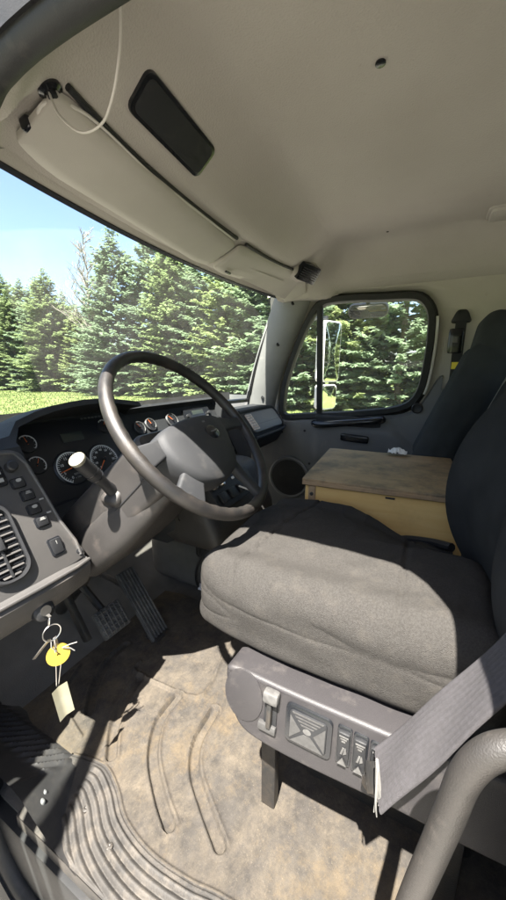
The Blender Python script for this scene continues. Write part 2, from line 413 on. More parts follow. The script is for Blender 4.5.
outer = radial(loopD, .35, .65, -.80, 1.20, -.42, 1.665)
b = B()
rings = []
for k in range(7):
    t = (0, .13, .3, .5, .7, .85, 1)[k]; rr = []
    for p, q in zip(loopD, outer):
        y = p.y + (q.y - p.y) * t; z = p.z + (q.z - p.z) * t
        if k == 6: y, z = q.y, q.z
        rr.append((lx(min(z, 1.5)) - .035 - .02 * math.sin(t * 3.14), y, z))
    rings.append(rr)
b.loft(rings, False)
b.mi = [1 if k < 140 else 0 for k in range(len(b.f))]
struct(b.build('cab_side_wall', ['white', 'rubber']))
b = B()                                                      # door-jamb return between outer skin and inner trim
b.loft([[(p.x - .036, p.y, p.z) for p in loopD], [(p.x + .0, p.y + (p.y - .35) * .012, p.z + (p.z - .65) * .012) for p in loopD],
        [(p.x + .035, p.y + (p.y - .35) * .06, p.z + (p.z - .65) * .05) for p in loopD],
        [(p.x + .037, p.y + (p.y - .35) * .35, p.z + (p.z - .65) * .12) for p in loopD]], False)
struct(b.build('door_jamb', 'black'))
seal = tag(B().tube([(p.x - .012, p.y, p.z) for p in loopD], .019, 12, True).build('door_seal', 'rubber'),
           'thick black rubber seal running round the open driver doorway', 'seal')
# roof skin, rear wall, firewall
b = B(); b.box(T(1.2, .06, 1.69), 1.84, 1.72, .03, .012); struct(b.build('cab_roof', 'white'))
b = B()
rw = resample([Vector((x, -.78, z)) for x, z in ((.75, .95), (1.65, .95), (1.65, 1.38), (.75, 1.38))], 64)
ro = []
for p in rw:
    dx, dz = p.x - 1.2, p.z - 1.16; t = min((1.0 / abs(dx)) if abs(dx) > 1e-6 else 1e9, ((.52 if dz > 0 else 1.28) / abs(dz)) if abs(dz) > 1e-6 else 1e9)
    ro.append((1.2 + dx * t, -.78, 1.16 + dz * t))
b.loft([[tuple(p) for p in rw], ro], False); struct(b.build('rear_wall', 'headliner'))
b = B(); b.box(T(1.2, -.79, 1.165), .90, .006, .43); tag(b.build('rear_window', 'sideglass'), 'rear cab window pane behind the seats', 'window')
b = B()
FW = [(.98, -.004), (1.10, .03), (1.22, .16), (1.27, .40), (1.27, .86)]
b.grid(lambda i, j: (.26 + 1.86 * i / 12, FW[j][0], FW[j][1]), 13, 5); struct(b.build('firewall', 'footwell'))
b = B(); b.box(T(1.2, .21, -.03), 1.86, 1.98, .05); struct(b.build('cab_floor', 'footwell'))

b = B(); b.grid(lambda i, j: (2.15, .90 + .40 * i, -.06 + .90 * j), 2, 2); struct(b.build('footwell_wall', 'doorgrey'))
b = B(); b.box(T(.275, .18, -.112), .060, 1.32, .20, .008); struct(b.build('door_sill', 'rubber'))
# headliner
def hz(x, y):
    e = min(x - .335, 2.065 - x)
    z = 1.64 - .20 * (1 - sst(0, .20, e)) ** 1.6
    z -= .135 * sst(.46, .69, y) * (1 - .12 * sst(1.5, 2.0, x))
    z -= .060 * sst(.71, .88, y)
    return max(z, 1.405)
def hframe(x, y, rot=0):
    d = 1e-3; n = Vector((-(hz(x + d, y) - hz(x - d, y)) / (2 * d), -(hz(x, y + d) - hz(x, y - d)) / (2 * d), 1)).normalized()
    ex = Vector((math.cos(rot), math.sin(rot), 0)); ex = (ex - n * ex.dot(n)).normalized(); ez = -n; ey = ez.cross(ex)
    return fr((x, y, hz(x, y)), ex, ey)
def wtop(x): return .925 - .10 * ((x - 1.25) / .9) ** 2                  # windshield top edge, y
def wbot(x): return 1.20 - .12 * ((x - 1.2) / .9) ** 2
b = B()
def hl(i, j):
    x = .335 + 1.73 * i / 72; v = j / 70; y1 = wtop(x) - .02; y = -.78 + (y1 + .78) * v
    return (x, y, hz(x, y) + .0016 * noise.noise(Vector((x * 5, y * 5, 0))))
b.grid(hl, 73, 71); struct(b.build('headliner', 'headliner'))
# header lip between headliner and glass
b = B()
def hd(i, j):
    x = .335 + 1.73 * i / 40; y = wtop(x)
    return [(x, y - .022, hz(x, y - .02) + .001), (x, y - .006, 1.437), (x, y + .006, 1.434), (x, y + .016, 1.46), (x, y + .02, 1.68)][j]
b.grid(hd, 41, 5); struct(b.build('windshield_header', 'headliner'))

# ------------------------------------------------------------------ windshield
ws = thing('windshield', 'wide curved windshield glass above the dashboard', 'windshield', (1.2, 1.15, .80))
def wg(u, v):
    x = (.32 + 1.745 * u) ; yt, yb = wtop(x) + .012, wbot(x); z = .80 + (1.452 - .80) * v
    return Vector((x, yb + (yt - yb) * v + .025 * math.sin(v * math.pi), z))
B().grid(lambda i, j: wg(i / 30, j / 14), 31, 15).build('glass', 'windshield', ws)
edge = [wg(i / 40, 0) for i in range(41)] + [wg(1, j / 16) for j in range(1, 17)] + [wg(1 - i / 40, 1) for i in range(1, 41)] + [wg(0, 1 - j / 16) for j in range(1, 16)]
b = B(); cc = Vector((1.19, 1.02, 1.13))
def inset(p, d):
    q = cc - p; q = Vector((q.x, q.y * .3, q.z)); 
    u = Vector((math.copysign(min(abs(q.x), d * (1 if abs(q.x) > .7 else 0)), q.x) if abs(q.x) > .8 else 0, 0, math.copysign(d, q.z) if abs(q.z) > .28 else 0))
    return p + u
b.loft([[p + Vector((0, .004, 0)) for p in edge], [p + Vector((0, -.014, 0)) for p in edge], [inset(p, .020) + Vector((0, -.012, 0)) for p in edge], [inset(p, .026) + Vector((0, .0, 0)) for p in edge]], False)
b.build('seal', 'gloss', ws)

# ------------------------------------------------------------------ passenger side: wall, pillar, door
WL = [(.852, .733), (.846, .82), (.815, .96), (.72, 1.191), (.64, 1.33), (.596, 1.368), (.538, 1.381), (.40, 1.379), (.282, 1.372), (.15, 1.366), (.085, 1.35), (.045, 1.29), (.037, 1.20),
      (.037, 1.113), (.045, .99), (.06, .90), (.10, .835), (.18, .80), (.30, .78), (.45, .76), (.62, .744), (.78, .728), (.835, .722)]
loopW = resample(cat_rom([(0, y, z) for y, z in WL], 6, True), 120)
def grow(loop, d):
    out = []; n = len(loop)
    for i in range(n):
        tg = (loop[(i + 1) % n] - loop[i - 1]).normalized(); nn = Vector((0, tg.z, -tg.y))
        if nn.dot(loop[i] - Vector((0, .42, 1.05))) < 0: nn = -nn
        out.append(loop[i] + nn * d)
    return out
def onr(loop, dx=0.0): return [(rx(p.z) + dx, p.y, p.z) for p in loop]
door = thing('passenger_door', 'closed grey passenger door with a large window and black frame', 'door', (2.15, .42, .02))
B().loft([onr(loopW, .03), onr(loopW, .004), onr(grow(loopW, .006), -.012), onr(grow(loopW, .034), -.014), onr(grow(loopW, .041), .0), onr(grow(loopW, .042), .028), onr(grow(loopW, .075), .034)], False).build('window_frame', 'rubber', door)
b = B(); lw = onr(grow(loopW, .002), .022)
n0 = len(lw); b.add([tuple(v) for v in lw], [list(range(n0))]); b.build('window_pane', 'sideglass', door)
B().box(fr((rx(1.06) - .0, .612, 1.058), (0, 1, 0), (rx(1.37) - rx(.74), -.033, .63)), .034, .640, .03, .004).build('divider_bar', 'rubber', door)
# inner trim panel under the window
def zb(y):
    best = 9
    for p in loopW:
        if p.z < 1.02 and abs(p.y - y) < .03: best = min(best, p.z)
    return best
ztop = lambda y: interp([(-.07, 1.00), (-.045, .985), (-.01, .90), (.03, .82), (.08, .775), (.16, .752), (.30, .738), (.45, .72), (.62, .704), (.78, .688), (.92, .684)], y)
def dp(i, j):
    y = -.065 + .995 * i / 60; zt = ztop(y); z = .03 + (zt - .03) * j / 40
    x = 2.152
    x -= .022 * sst(0, .02, zt - z)                                             # proud of the frame
    x -= .020 * sst(.40, .46, z) * (1 - sst(.64, .70, z + .12 * sst(.2, .0, y))) * sst(.66, .60, y)   # arm-rest bulge
    return (x, y, z)
B().grid(dp, 61, 41).build('trim_panel', 'doorgrey', door)
# pull handle, lever, lock, speaker
b = B(); hp = cat_rom([(2.128, .640, .675), (2.095, .615, .672), (2.078, .54, .680), (2.076, .42, .697), (2.08, .30, .712), (2.098, .235, .722), (2.13, .222, .722)], 5)
b.tube(hp, .021, 10); b.build('pull_handle', 'gloss', door)
B().pillow(T(2.128, .43, .690), .008, .20, .042, .008, 8).build('handle_recess', 'black', door)
B().pillow(fr((2.108, .375, .600), (1, 0, 0), (0, 1, .05)), .013, .085, .024, .012, 8).build('latch_lever', 'gloss', door)
B().pillow(T(2.122, .37, .598), .007, .11, .042, .007, 8).build('latch_bezel', 'black', door)
B().lathe([(.030, 0), (.030, .008), (.024, .012), (.018, .009), (.0, .009)], fr((2.128, .045, .80), (0, 1, 0), (0, 0, 1)) @ Matrix.Rotation(math.pi, 4, 'Y'), 20).build('lock_bezel', 'black', door)
b = B(); b.lathe([(.150, 0), (.150, .014), (.138, .020), (.128, .014), (.0, .010)], fr((2.130, .80, .285), (0, 1, 0), (0, 0, 1)) @ Matrix.Rotation(math.pi, 4, 'Y'), 36); b.build('speaker_ring', 'doorgrey', door)
b = B(); b.lathe([(.126, .012), (.126, .017), (.0, .021)], fr((2.130, .80, .285), (0, 1, 0), (0, 0, 1)) @ Matrix.Rotation(math.pi, 4, 'Y'), 36); b.build('speaker_grille', 'black', door)
for yy, zz in ((.70, .62), (.115, .50), (.66, .40), (.86, .60)):
    B().lathe([(.008, 0), (.008, .004), (.0, .004)], fr((2.128, yy, zz), (0, 1, 0), (0, 0, 1)) @ Matrix.Rotation(math.pi, 4, 'Y'), 12).build('screw', 'black', door)
B().lathe([(.011, 0), (.011, .022), (.007, .03), (.0, .03)], T(2.142, .80, .688), 12).build('lock_pin', 'black', door)

# wall round the door (structure): trim above and behind the window, down to the floor
b = B(); inner = grow(loopW, .052)
outr = radial(loopW, .42, 1.05, -.79, .93, -.05, 1.47)
rings = []
for k in range(8):
    t = k / 7; row = []
    for p, q in zip(inner, outr):
        y = p.y + (q.y - p.y) * t; z = p.z + (q.z - p.z) * t
        row.append((rx(z) + .030 - .030 * sst(0, .25, t) * (1 if z > .70 else 0) + (.03 if z < .7 else 0), y, z))
    rings.append(row)
rings.insert(0, [(rx(p.z) + .06, p.y, p.z) for p in inner])
b.loft(rings, False); struct(b.build('passenger_side_wall', 'headliner'))
b = B(); b.grid(lambda i, j: (rx(1.4) + .05 * i, -.8 + 1.75 * j, 1.45 + .25 * i), 2, 2); struct(b.build('roof_rail', 'headliner'))
# painted jamb strip along the rear of the window frame
st = [p for p in grow(loopW, .046) if p.y < .075 and .86 < p.z < 1.30]
st.sort(key=lambda p: p.z)
B().tube([(rx(p.z) + .002, p.y, p.z) for p in st], .008, 8).build('painted_edge', 'jamb', door)
# A-pillar trim on the passenger side
pil = thing('windshield_pillar', 'pale grey windshield pillar trim with screws on the passenger side', 'pillar', (2.08, 1.0, .76))
b = B()
Afr = [(2.153, .945, .60), (2.146, .925, .77), (2.118, .865, .97), (2.085, .765, 1.20), (2.066, .69, 1.35), (2.06, .66, 1.43), (2.05, .64, 1.50)]
Awn = [(2.075, 1.13, .60), (2.070, 1.12, .77), (2.06, 1.065, .97), (2.05, .985, 1.20), (2.043, .925, 1.35), (2.04, .895, 1.43), (2.04, .86, 1.50)]
def ap(i, j):
    a = Vector(cat_rom(Afr, 6)[i]); c = Vector(cat_rom(Awn, 6)[i]); t = j / 8
    p = a.lerp(c, t); bul = math.sin(min(1, max(0, t)) * math.pi) ** .6
    return p + Vector((-.030, -.025, 0)) * bul
b.grid(ap, 37, 9); b.build('trim', 'pillar', pil)
for k in (8, 17, 27):
    p = Vector(ap(k, 4)); B().lathe([(.011, -.004), (.011, .005), (.006, .006), (.0, .002)], fr(p, (.75, -.6, .1), (.2, .2, 1)) @ Matrix.Rotation(math.pi, 4, 'X') @ T(0, 0, 0), 14).build('screw', 'black', pil)
p = Vector(ap(4, 5))
b = B(); b.tube([(2.066, 1.10, .73), (2.05, 1.02, .72), (2.06, .95, .70)], .012, 8); b.build('lower_bracket', 'pillar', pil)

# exterior mirrors on the passenger door
nrm = Vector((-.42, -.90, -.01)).normalized(); exm = Vector((0, 0, 1)).cross(nrm).normalized(); eym = nrm.cross(exm)
mir = thing('side_mirror', 'tall door mirror with a small convex mirror below it outside the passenger window', 'mirror', (2.56, .66, .70))
def mirror(name, c, w, h):
    Mx = fr(c, exm, eym)
    o = B().prism(rrect(w, h, .035, 6), Mx, -.07, 0, .006).build(name, 'white', mir)
    g = B(); pts = rrect(w - .018, h - .018, .03, 6); rr = []
    for s in (1, .66, .33): rr.append([Mx @ Vector((x * s, y * s, .003 + .006 * (1 - s))) for x, y in pts])
    g.loft(rr, True); g.build('mirror_glass', 'mirror', o)
mirror('flat_mirror', (2.56, .655, 1.14), .19, .43)
mirror('convex_mirror', (2.555, .66, .815), .17, .185)
B().tube([(2.60, .72, .70), (2.60, .72, 1.40)], .014, 8).build('mount_pole', 'black', mir)
B().tube([(2.60, .72, 1.38), (2.40, .74, 1.36), (2.17, .76, 1.28)], .013, 8).build('upper_arm', 'black', mir)
B().tube([(2.60, .72, .72), (2.40, .80, .66), (2.20, .86, .60)], .013, 8).build('lower_arm', 'black', mir)
lm = thing('look_down_mirror', 'small rounded look-down mirror hung over the top of the passenger window', 'mirror', (2.22, .37, 1.41))
Mx = fr((2.24, .37, 1.352), (.05, -1, 0), (-.5, 0, .86))
o = B().prism(rrect(.23, .085, .035, 6), Mx, -.03, 0, .006).build('housing', 'pillar', lm)
B().prism(rrect(.215, .07, .03, 6), Mx, .001, .004, .001).build('mirror_glass', 'mirror', lm)
B().tube([(2.245, .37, 1.37), (2.20, .37, 1.44), (2.13, .37, 1.47)], .012, 8).build('bracket', 'black', lm)

# passenger seat belt on the rear pillar
pb = thing('passenger_seat_belt', 'black seat belt with a yellow label hanging on the passenger rear pillar', 'seat belt', (2.08, -.11, .75))
B().pillow(fr((2.07, -.112, 1.268), (0, 1, 0), (0, 0, 1)), .036, .032, .02, .016, 8, lambda p: (p.x * (1.0 + .35 * (-p.y / .03)), p.y, p.z)).build('anchor_cover', 'black', pb)
def strip(pts, w, ex, th=.0025):
    b = B(); ex = Vector(ex).normalized() * (w / 2); P = cat_rom(pts, 6); n = len(P); rings = []
    for i, p in enumerate(P):
        tg = (P[min(i + 1, n - 1)] - P[max(0, i - 1)]).normalized(); nn = tg.cross(ex).normalized() * th
        rings.append([p - ex - nn, p + ex - nn, p + ex + nn, p - ex + nn])
    return b.loft(rings)
strip([(2.055, -.112, 1.25), (2.04, -.112, 1.08), (2.03, -.112, .95), (2.02, -.09, .80), (2.0, -.04, .62)], .048, (0, 1, .05)).build('webbing', 'black', pb)
B().pillow(fr((2.044, -.098, 1.15), (0, 1, 0), (0, 0, 1)), .034, .06, .014, .01, 6).build('slider', 'gloss', pb)
B().box(fr((2.028, -.112, 1.03), (0, -1, 0), (0, 0, 1)), .040, .034, .006, .001).build('warning_label', 'yellowlabel', pb)
B().box(fr((2.026, -.094, 1.155), (0, -1, 0), (0, 0, 1)), .022, .03, .006, .001).build('latch_plate', 'printgrey', pb)

# the driver's own door, swung open forwards (stands just left of the picture)
dd = thing('driver_door', 'open white driver door swung forward, with black inner trim and a window', 'door', (.20, .86, -.2))
hinge = Vector((.205, .86, 0)); oa = R(60)
dyv = Vector((-math.sin(oa), -math.cos(oa), 0))                    # from the hinge towards the latch side
din = Vector((math.cos(oa), -math.sin(oa), 0))                     # inner side of the door
def dpt(yl, z, d=0.0): return hinge + dyv * yl + Vector((0, 0, z)) + din * d
dl_ = [(.83 - p.y, p.z) for p in loopD]
c0 = (.45, .65)
def shr(k, d): return [dpt(c0[0] + (a_ - c0[0]) * k, c0[1] + (z_ - c0[1]) * k, d) for a_, z_ in dl_]
wl_ = [(.80 - p.y, p.z) for p in resample(loopW, 140)]
cw = (.40, 1.06)
def ang(q, c): return math.atan2(q[1] - c[1], q[0] - c[0])
def by_angle(pts, c, n=140):
    out = []
    for k in range(n):
        a_ = -math.pi + 2 * math.pi * k / n; best = min(pts, key=lambda q: abs((ang(q, c) - a_ + math.pi) % (2 * math.pi) - math.pi)); out.append(best)
    return out
ow, od = by_angle(wl_, cw), by_angle(dl_, cw)
B().loft([[dpt(a_, z_, -.045) for a_, z_ in ow], [dpt(a_, z_, -.05) for a_, z_ in od], [dpt(a_, z_, -.01) for a_, z_ in od]], False).build('outer_skin', 'white', dd)
B().loft([[dpt(a_, z_, -.01) for a_, z_ in od], [dpt(a_, z_, .0) for a_, z_ in ow], [dpt(a_, z_, -.045) for a_, z_ in ow]], False).build('inner_trim', 'doorgrey', dd)
b = B(); b.add([dpt(a_, z_, -.02) for a_, z_ in ow], [list(range(140))]); b.build('window_pane', 'sideglass', dd)
B().tube([dpt(.20, .62, .0), dpt(.22, .63, .05), dpt(.50, .66, .06), dpt(.55, .66, .0)], .018, 8).build('pull_handle', 'black', dd)
for z in (.15, .60): B().box(T(.215, .85, z), .05, .05, .09, .01).build('hinge', 'darkmetal', dd)

# ------------------------------------------------------------------ headliner fittings
vis = thing('sun_visor', 'long folded-up driver sun visor in pale grey vinyl', 'visor', (.9, .77, 1.50))
def visor(par, x0, x1, ya, yb_):
    b = B()
    def top(x, t):
        ya_, yb2 = wtop(x) - .205, wtop(x) - .050; y = ya_ + (yb2 - ya_) * t
        return y, (hz(x, ya_) - .010) * (1 - t) + (hz(x, yb2) - .010) * t - .004
    pts = rrect(1, 1, .13, 6); rows = []
    for s, dz in ((1, .008), (1, .0), (.985, -.006), (.94, -.0095), (.6, -.012), (.2, -.013)):
        row = []
        for px, py in pts:
            x = (x0 + x1) / 2 + (x1 - x0) * px * (1 - (1 - s) * .18); t = .5 + py * s; y, z = top(x, t); row.append((x, y, z + dz))
        rows.append(row)
    b.loft(rows, True); b.build('panel', 'visor', par, 60)
    r = B(); r.tube([(x0 + .02 + (x1 - x0 - .04) * k / 20, wtop(x0 + .02 + (x1 - x0 - .04) * k / 20) - .212, hz(x0 + .02 + (x1 - x0 - .04) * k / 20, wtop(x0 + .02 + (x1 - x0 - .04) * k / 20) - .21) - .006) for k in range(21)], .0065, 8)
    r.build('hinge_rod', 'black', par)
visor(vis, .50, 1.285, 0, 0)
ring = cat_rom([(.525, .735, 1.474), (.503, .715, 1.478), (.50, .69, 1.486), (.53, .667, 1.494), (.60, .662, 1.498), (.80, .690, 1.492), (1.0, .702, 1.490), (1.25, .715, 1.488)], 6)
B().tube(ring, .0035, 6).build('edge_piping', 'wire', vis)
b = B(); b.pillow(fr((.512, .755, 1.472), (1, .2, 0), (0, 1, -.3)), .018, .012, .012, .006, 6); b.build('clip', 'gloss', vis)
B().box(fr((.54, .748, 1.468), (1, .35, 0), (0, 1, -.3)), .026, .012, .012, .002).build('clip_tab', 'paper', vis)
vis2 = thing('sun_visor', 'shorter folded-up passenger sun visor with a dark slot', 'visor', (1.65, .8, 1.49))
visor(vis2, 1.315, 1.97, 0, 0)
xx = 1.40; yy = wtop(xx) - .085
B().pillow(fr((xx, yy, hz(xx, yy) - .030), (1, 0, 0), (0, 1, -.4)), .020, .006, .004, .003, 4).build('pull_slot', 'gloss', vis2)
spk = thing('headliner_speaker', 'dark rectangular grille set into the beige headliner', 'grille', (.765, .594, hz(.765, .594)))
Mx = hframe(.765, .594, R(5))
B().prism(rrect(.262, .086, .020, 5), Mx, -.01, .008, .005).build('bezel', 'gloss', spk)
B().prism(rrect(.244, .068, .015, 5), Mx, .0, .0095, .002).build('mesh_panel', 'blackdash', spk)
Mx = hframe(.50, .672)
grm = thing('cable_grommet', 'round black rubber grommet in the headliner by the doorway', 'grommet', tuple(Mx.translation))
B().lathe([(.022, -.004), (.022, .005), (.014, .009), (.011, .004), (.0, .003)], Mx, 24).build('flange', 'gloss', grm)
B().lathe([(.009, .0), (.009, .014), (.005, .016), (.0, .016)], Mx, 16).build('plug', 'black', grm)
p0 = Mx @ Vector((0, 0, .01))
near = lambda q, k: Vector((0, 0, 1)) + (Vector(q) - Vector((0, 0, 1))) * k
tag(B().tube(cat_rom([p0, near((.512, .69, 1.512), .97), near((.532, .695, 1.487), .93), near((.556, .668, 1.464), .9), near((.563, .615, 1.468), .9), near((.548, .566, 1.488), .9), near((.523, .522, 1.505), .92), near((.50, .488, 1.525), .95), (.46, .445, 1.545), (.42, .41, 1.53)], 8), .0022, 6).build('loose_cable', 'wire'),
    'thin white cable hanging in a loop from the headliner grommet', 'cable')
tag(B().lathe([(.011, -.003), (.011, .003), (.007, .004), (.0, .004)], hframe(.913, .161), 18).build('headliner_plug', 'gloss'), 'small round dark plug in the middle of the headliner', 'plug')
tag(B().lathe([(.006, -.003), (.006, .002), (.0, .0025)], hframe(1.87, .245), 12).build('headliner_clip', 'gloss'), 'tiny dark clip in the headliner above the passenger window', 'clip')
dl = thing('dome_light', 'pale dome lamp in the headliner above the passenger seat', 'lamp', (1.86, -.24, hz(1.86, -.24)))
Mx = hframe(1.86, -.24)
B().prism(rrect(.12, .17, .02, 5), Mx, -.01, .018, .006).build('lens', 'visor', dl)
B().prism(rrect(.14, .19, .025, 5), Mx, -.012, .007, .004).build('bezel', 'visor', dl)
av = thing('headliner_vent', 'small square black vent in a wedge housing above the passenger visor', 'vent', (1.84, .645, hz(1.84, .645)))
Mv = fr((1.84, .640, hz(1.84, .64) - .010), (.80, -.50, 0), (-.25, -.5, .72))
b = B(); b.pillow(fr((1.875, .675, hz(1.86, .66) - .005), (.80, -.50, 0), (.3, .6, .0)), .085, .07, .04, .03, 10); b.build('housing', 'headliner', av)
Mv = fr((1.838, .618, hz(1.84, .64) - .034), (.85, -.45, -.12), (-.25, -.55, .75))
B().prism(rrect(.125, .085, .008, 4), Mv, -.03, .014, .003).build('bezel', 'gloss', av)
for k in range(5): B().box(Mv @ T(0, -.022 + .011 * k, .014), .105, .003, .008).build('louvre', 'black', av)

# ================================================================== DASHBOARD
dash = thing('dashboard', 'grey and black truck dashboard with gauges, switches and vents under the windshield', 'dashboard', (1.2, 1.0, .42))
PL = [(1.08, .80), (1.0, .848), (.90, .862), (.875, .848), (.862, .825), (.788, .69), (.716, .555), (.71, .545), (.728, .49), (.77, .462), (1.15, .43)]
PC = [(1.15, .82), (1.05, .895), (.94, .915), (.930, .90), (1.054, .855), (.98, .72), (.925, .62), (.88, .60), (.86, .55), (.88, .48), (1.15, .43)]
PM = [(1.15, .81), (1.08, .862), (1.03, .868), (1.02, .86), (1.043, .835), (.93, .63), (.815, .42), (.805, .405), (.82, .36), (.87, .33), (1.15, .33)]
PP = [(1.10, .78), (1.04, .790), (.95, .786), (.925, .782), (.90, .772), (.845, .71), (.822, .655), (.825, .615), (.86, .56), (.93, .52), (1.15, .48)]
PE = [(1.06, .77), (1.03, .775), (.96, .770), (.94, .765), (.925, .755), (.89, .70), (.88, .655), (.885, .625), (.90, .585), (.95, .54), (1.10, .50)]
lipz = [(.27, .815), (.40, .838), (.47, .850), (.50, .880), (.58, .905), (.68, .917), (.78, .916), (.90, .898), (.97, .882)]
stations = []
for x in (.272, .34, .40, .44, .455): stations.append((x, PL, 0))
for x in (.496, .55, .60, .65, .70, .75, .80, .85, .90, .925): stations.append((x, PC, 1))
for x in (.95, 1.1, 1.25, 1.4, 1.55): stations.append((x, PM, 0))
for x in (1.60, 1.7, 1.85, 1.98, 2.04): stations.append((x, PP, 0))
stations.append((2.085, PE, 0))
rings = []
for x, P, lipf in stations:
    pts = []
    for k, (y, z) in enumerate(P):
        if lipf and k in (1, 2, 3): z += interp(lipz, x) - .915
        if P is PL and k in (1, 2, 3): z += interp(lipz, x) - .862 - (.01 if x < .3 else 0)
        if k == 0: y = min(y, wbot(x) - .02)
        pts.append((x, y, z))
    rings.append(pts)
b = B(); b.grid(lambda i, j: rings[i][j], len(rings), 11)
b.f.append([i for i in range(11)]); b.mi.append(0); n = len(rings); b.f.append([(n - 1) * 11 + i for i in range(11)]); b.mi.append(0)
b.build('body', 'blackdash', dash, 30)

def lp(x, z, d=0.0):                                    # frame on the left switch panel plane
    ey = Vector((0, .55, 1)).normalized(); ez = Vector((1, 0, 0)).cross(ey)
    return fr(Vector((x, .80 + .55 * (z - .72), z)) + ez * d, (1, 0, 0), ey)
def cp(x, z, d=0.0):                                    # frame on the cluster / centre plane
    ey = Vector((0, .55, 1)).normalized(); ez = Vector((1, 0, 0)).cross(ey)
    return fr(Vector((x, .98 + .55 * (z - .72), z)) + ez * d, (1, 0, 0), ey)
L0 = lp(0, .72)
pan = cat_rom([(.276, -.186, 0), (.38, -.188, 0), (.476, -.184, 0), (.482, -.15, 0), (.468, -.09, 0), (.460, .0, 0), (.452, .08, 0), (.435, .112, 0), (.38, .122, 0), (.276, .120, 0)], 4, True)
sp = B().prism([(p.x, p.y) for p in pan], L0, -.02, .004, .003).build('switch_panel', 'greyplastic', dash)
B().tube([L0 @ Vector((x, y, .004)) for x, y in ((.474, -.176), (.476, -.14), (.463, -.085), (.455, .0), (.446, .075), (.430, .106), (.38, .115), (.29, .113))], .0045, 8).build('panel_ridge', 'greyplastic', dash)
# lower panel with bright edge
b = B(); LS = [(.712, .560), (.694, .553), (.686, .540), (.690, .515), (.706, .484), (.735, .460), (.80, .450)]
b.grid(lambda i, j: (.274 + .214 * i / 10, LS[j][0] + .012 * sst(.42, .49, .274 + .214 * i / 10), LS[j][1]), 11, 7)
b.build('lower_panel', 'greyplastic', dash)
B().tube([(.276, .690, .553), (.36, .689, .553), (.45, .692, .553), (.487, .700, .553)], .004, 8).build('edge_trim', 'greyplastic', dash)
# side air vent
VM = lp(.326, .650, .004)
ro_, ri_ = rrect(.086, .170, .036, 7), rrect(.070, .154, .030, 7)
vent = B().loft([[VM @ Vector((x, y, z)) for x, y in pp] for pp, z in ((ro_, -.002), (ro_, .012), (rrect(.080, .164, .034, 7), .015), (ri_, .014), (ri_, .0))], False).build('air_vent', 'black', dash)
B().prism(ri_, VM, -.001, .0006).build('vent_cavity', 'gloss', vent)
for k in range(11):
    s = -.070 + .014 * k; w = .070 if abs(s) < .05 else .070 - (abs(s) - .05) * 1.7
    B().box(lp(.326, .650, .014) @ T(0, s, 0) @ Matrix.Rotation(R(-50), 4, 'X'), w * .94, .0062, .0016, .0005, 1).build('slat', 'greyplastic', vent)
B().box(lp(.326, .650, .014), .005, .150, .006, .001).build('slat_link', 'black', vent)
B().box(lp(.326, .650, .018), .012, .030, .010, .002).build('vent_tab', 'black', vent)
# rocker switches on the left panel
def rocker(Mx, w, h, mark=None, par=dash):
    o = B().prism(rrect(w, h, .004, 3), Mx, -.002, .004, .0015).build('rocker_switch', 'gloss', par)
    B().pillow(Mx @ T(0, 0, .003) @ Matrix.Rotation(R(9), 4, 'X'), w * .40, h * .42, .006, .003, 4).build('paddle', 'black', o)
    if mark == 'lamp':
        B().prism([(.006 * math.cos(a * .4), .004 * math.sin(a * .4)) for a in range(16)], Mx @ T(0, h * .2, .0092) @ Matrix.Rotation(R(9), 4, 'X'), 0, .0012).build('symbol', 'print', o)
    elif mark == 'bars':
        for q in range(3): B().box(Mx @ T(0, h * (.12 + .09 * q), .0100), w * (.42 - .08 * q), .0014, .001).build('symbol', 'print', o)
    elif mark:
        text('symbol', mark, h * .30, Mx @ T(0, h * .17, .0100) @ Matrix.Rotation(R(9), 4, 'X'), 'print', o)
    return o
for x, z, mk in ((.412, .750, 'lamp'), (.420, .721, 'bars'), (.420, .690, 'lamp'), (.424, .661, 'bars')):
    rocker(lp(x, z, .004), .030, .025, mk)
rocker(lp(.430, .604, .004), .030, .042, 'I')
hs = B().prism(rrect(.052, .048, .006, 3), lp(.368, .772, .004), -.002, .005, .002).build('headlight_switch', 'gloss', dash)
for i in range(2):
    for j in range(2):
        B().box(lp(.368, .772, .0095) @ T(-.012 + .024 * i, -.010 + .018 * j, 0), .013, .009, .0015).build('symbol', 'print', hs)
B().lathe([(.013, 0), (.012, .014), (.009, .017), (.0, .017)], lp(.412, .785, .004), 18).build('dimmer_knob', 'black', dash)
B().box(lp(.444, .705, .006), .010, .004, .004, .001).build('indicator', 'print', dash)
B().box(lp(.447, .674, .006), .010, .004, .004, .001).build('indicator', 'print', dash)
B().lathe([(.007, 0), (.007, .003), (.004, .0035), (.0, .001)], lp(.474, .574, .004), 14).build('screw', 'black', dash)
# ignition lock
ig = fr((.362, .697, .495), (1, 0, 0), (0, .28, .96))
igo = B().lathe([(.022, -.01), (.022, .006), (.016, .010), (.0, .010)], ig, 20).build('ignition_lock', 'black', dash)
B().lathe([(.011, .008), (.011, .014), (.0, .014)], ig, 16).build('lock_face', 'metal', igo)
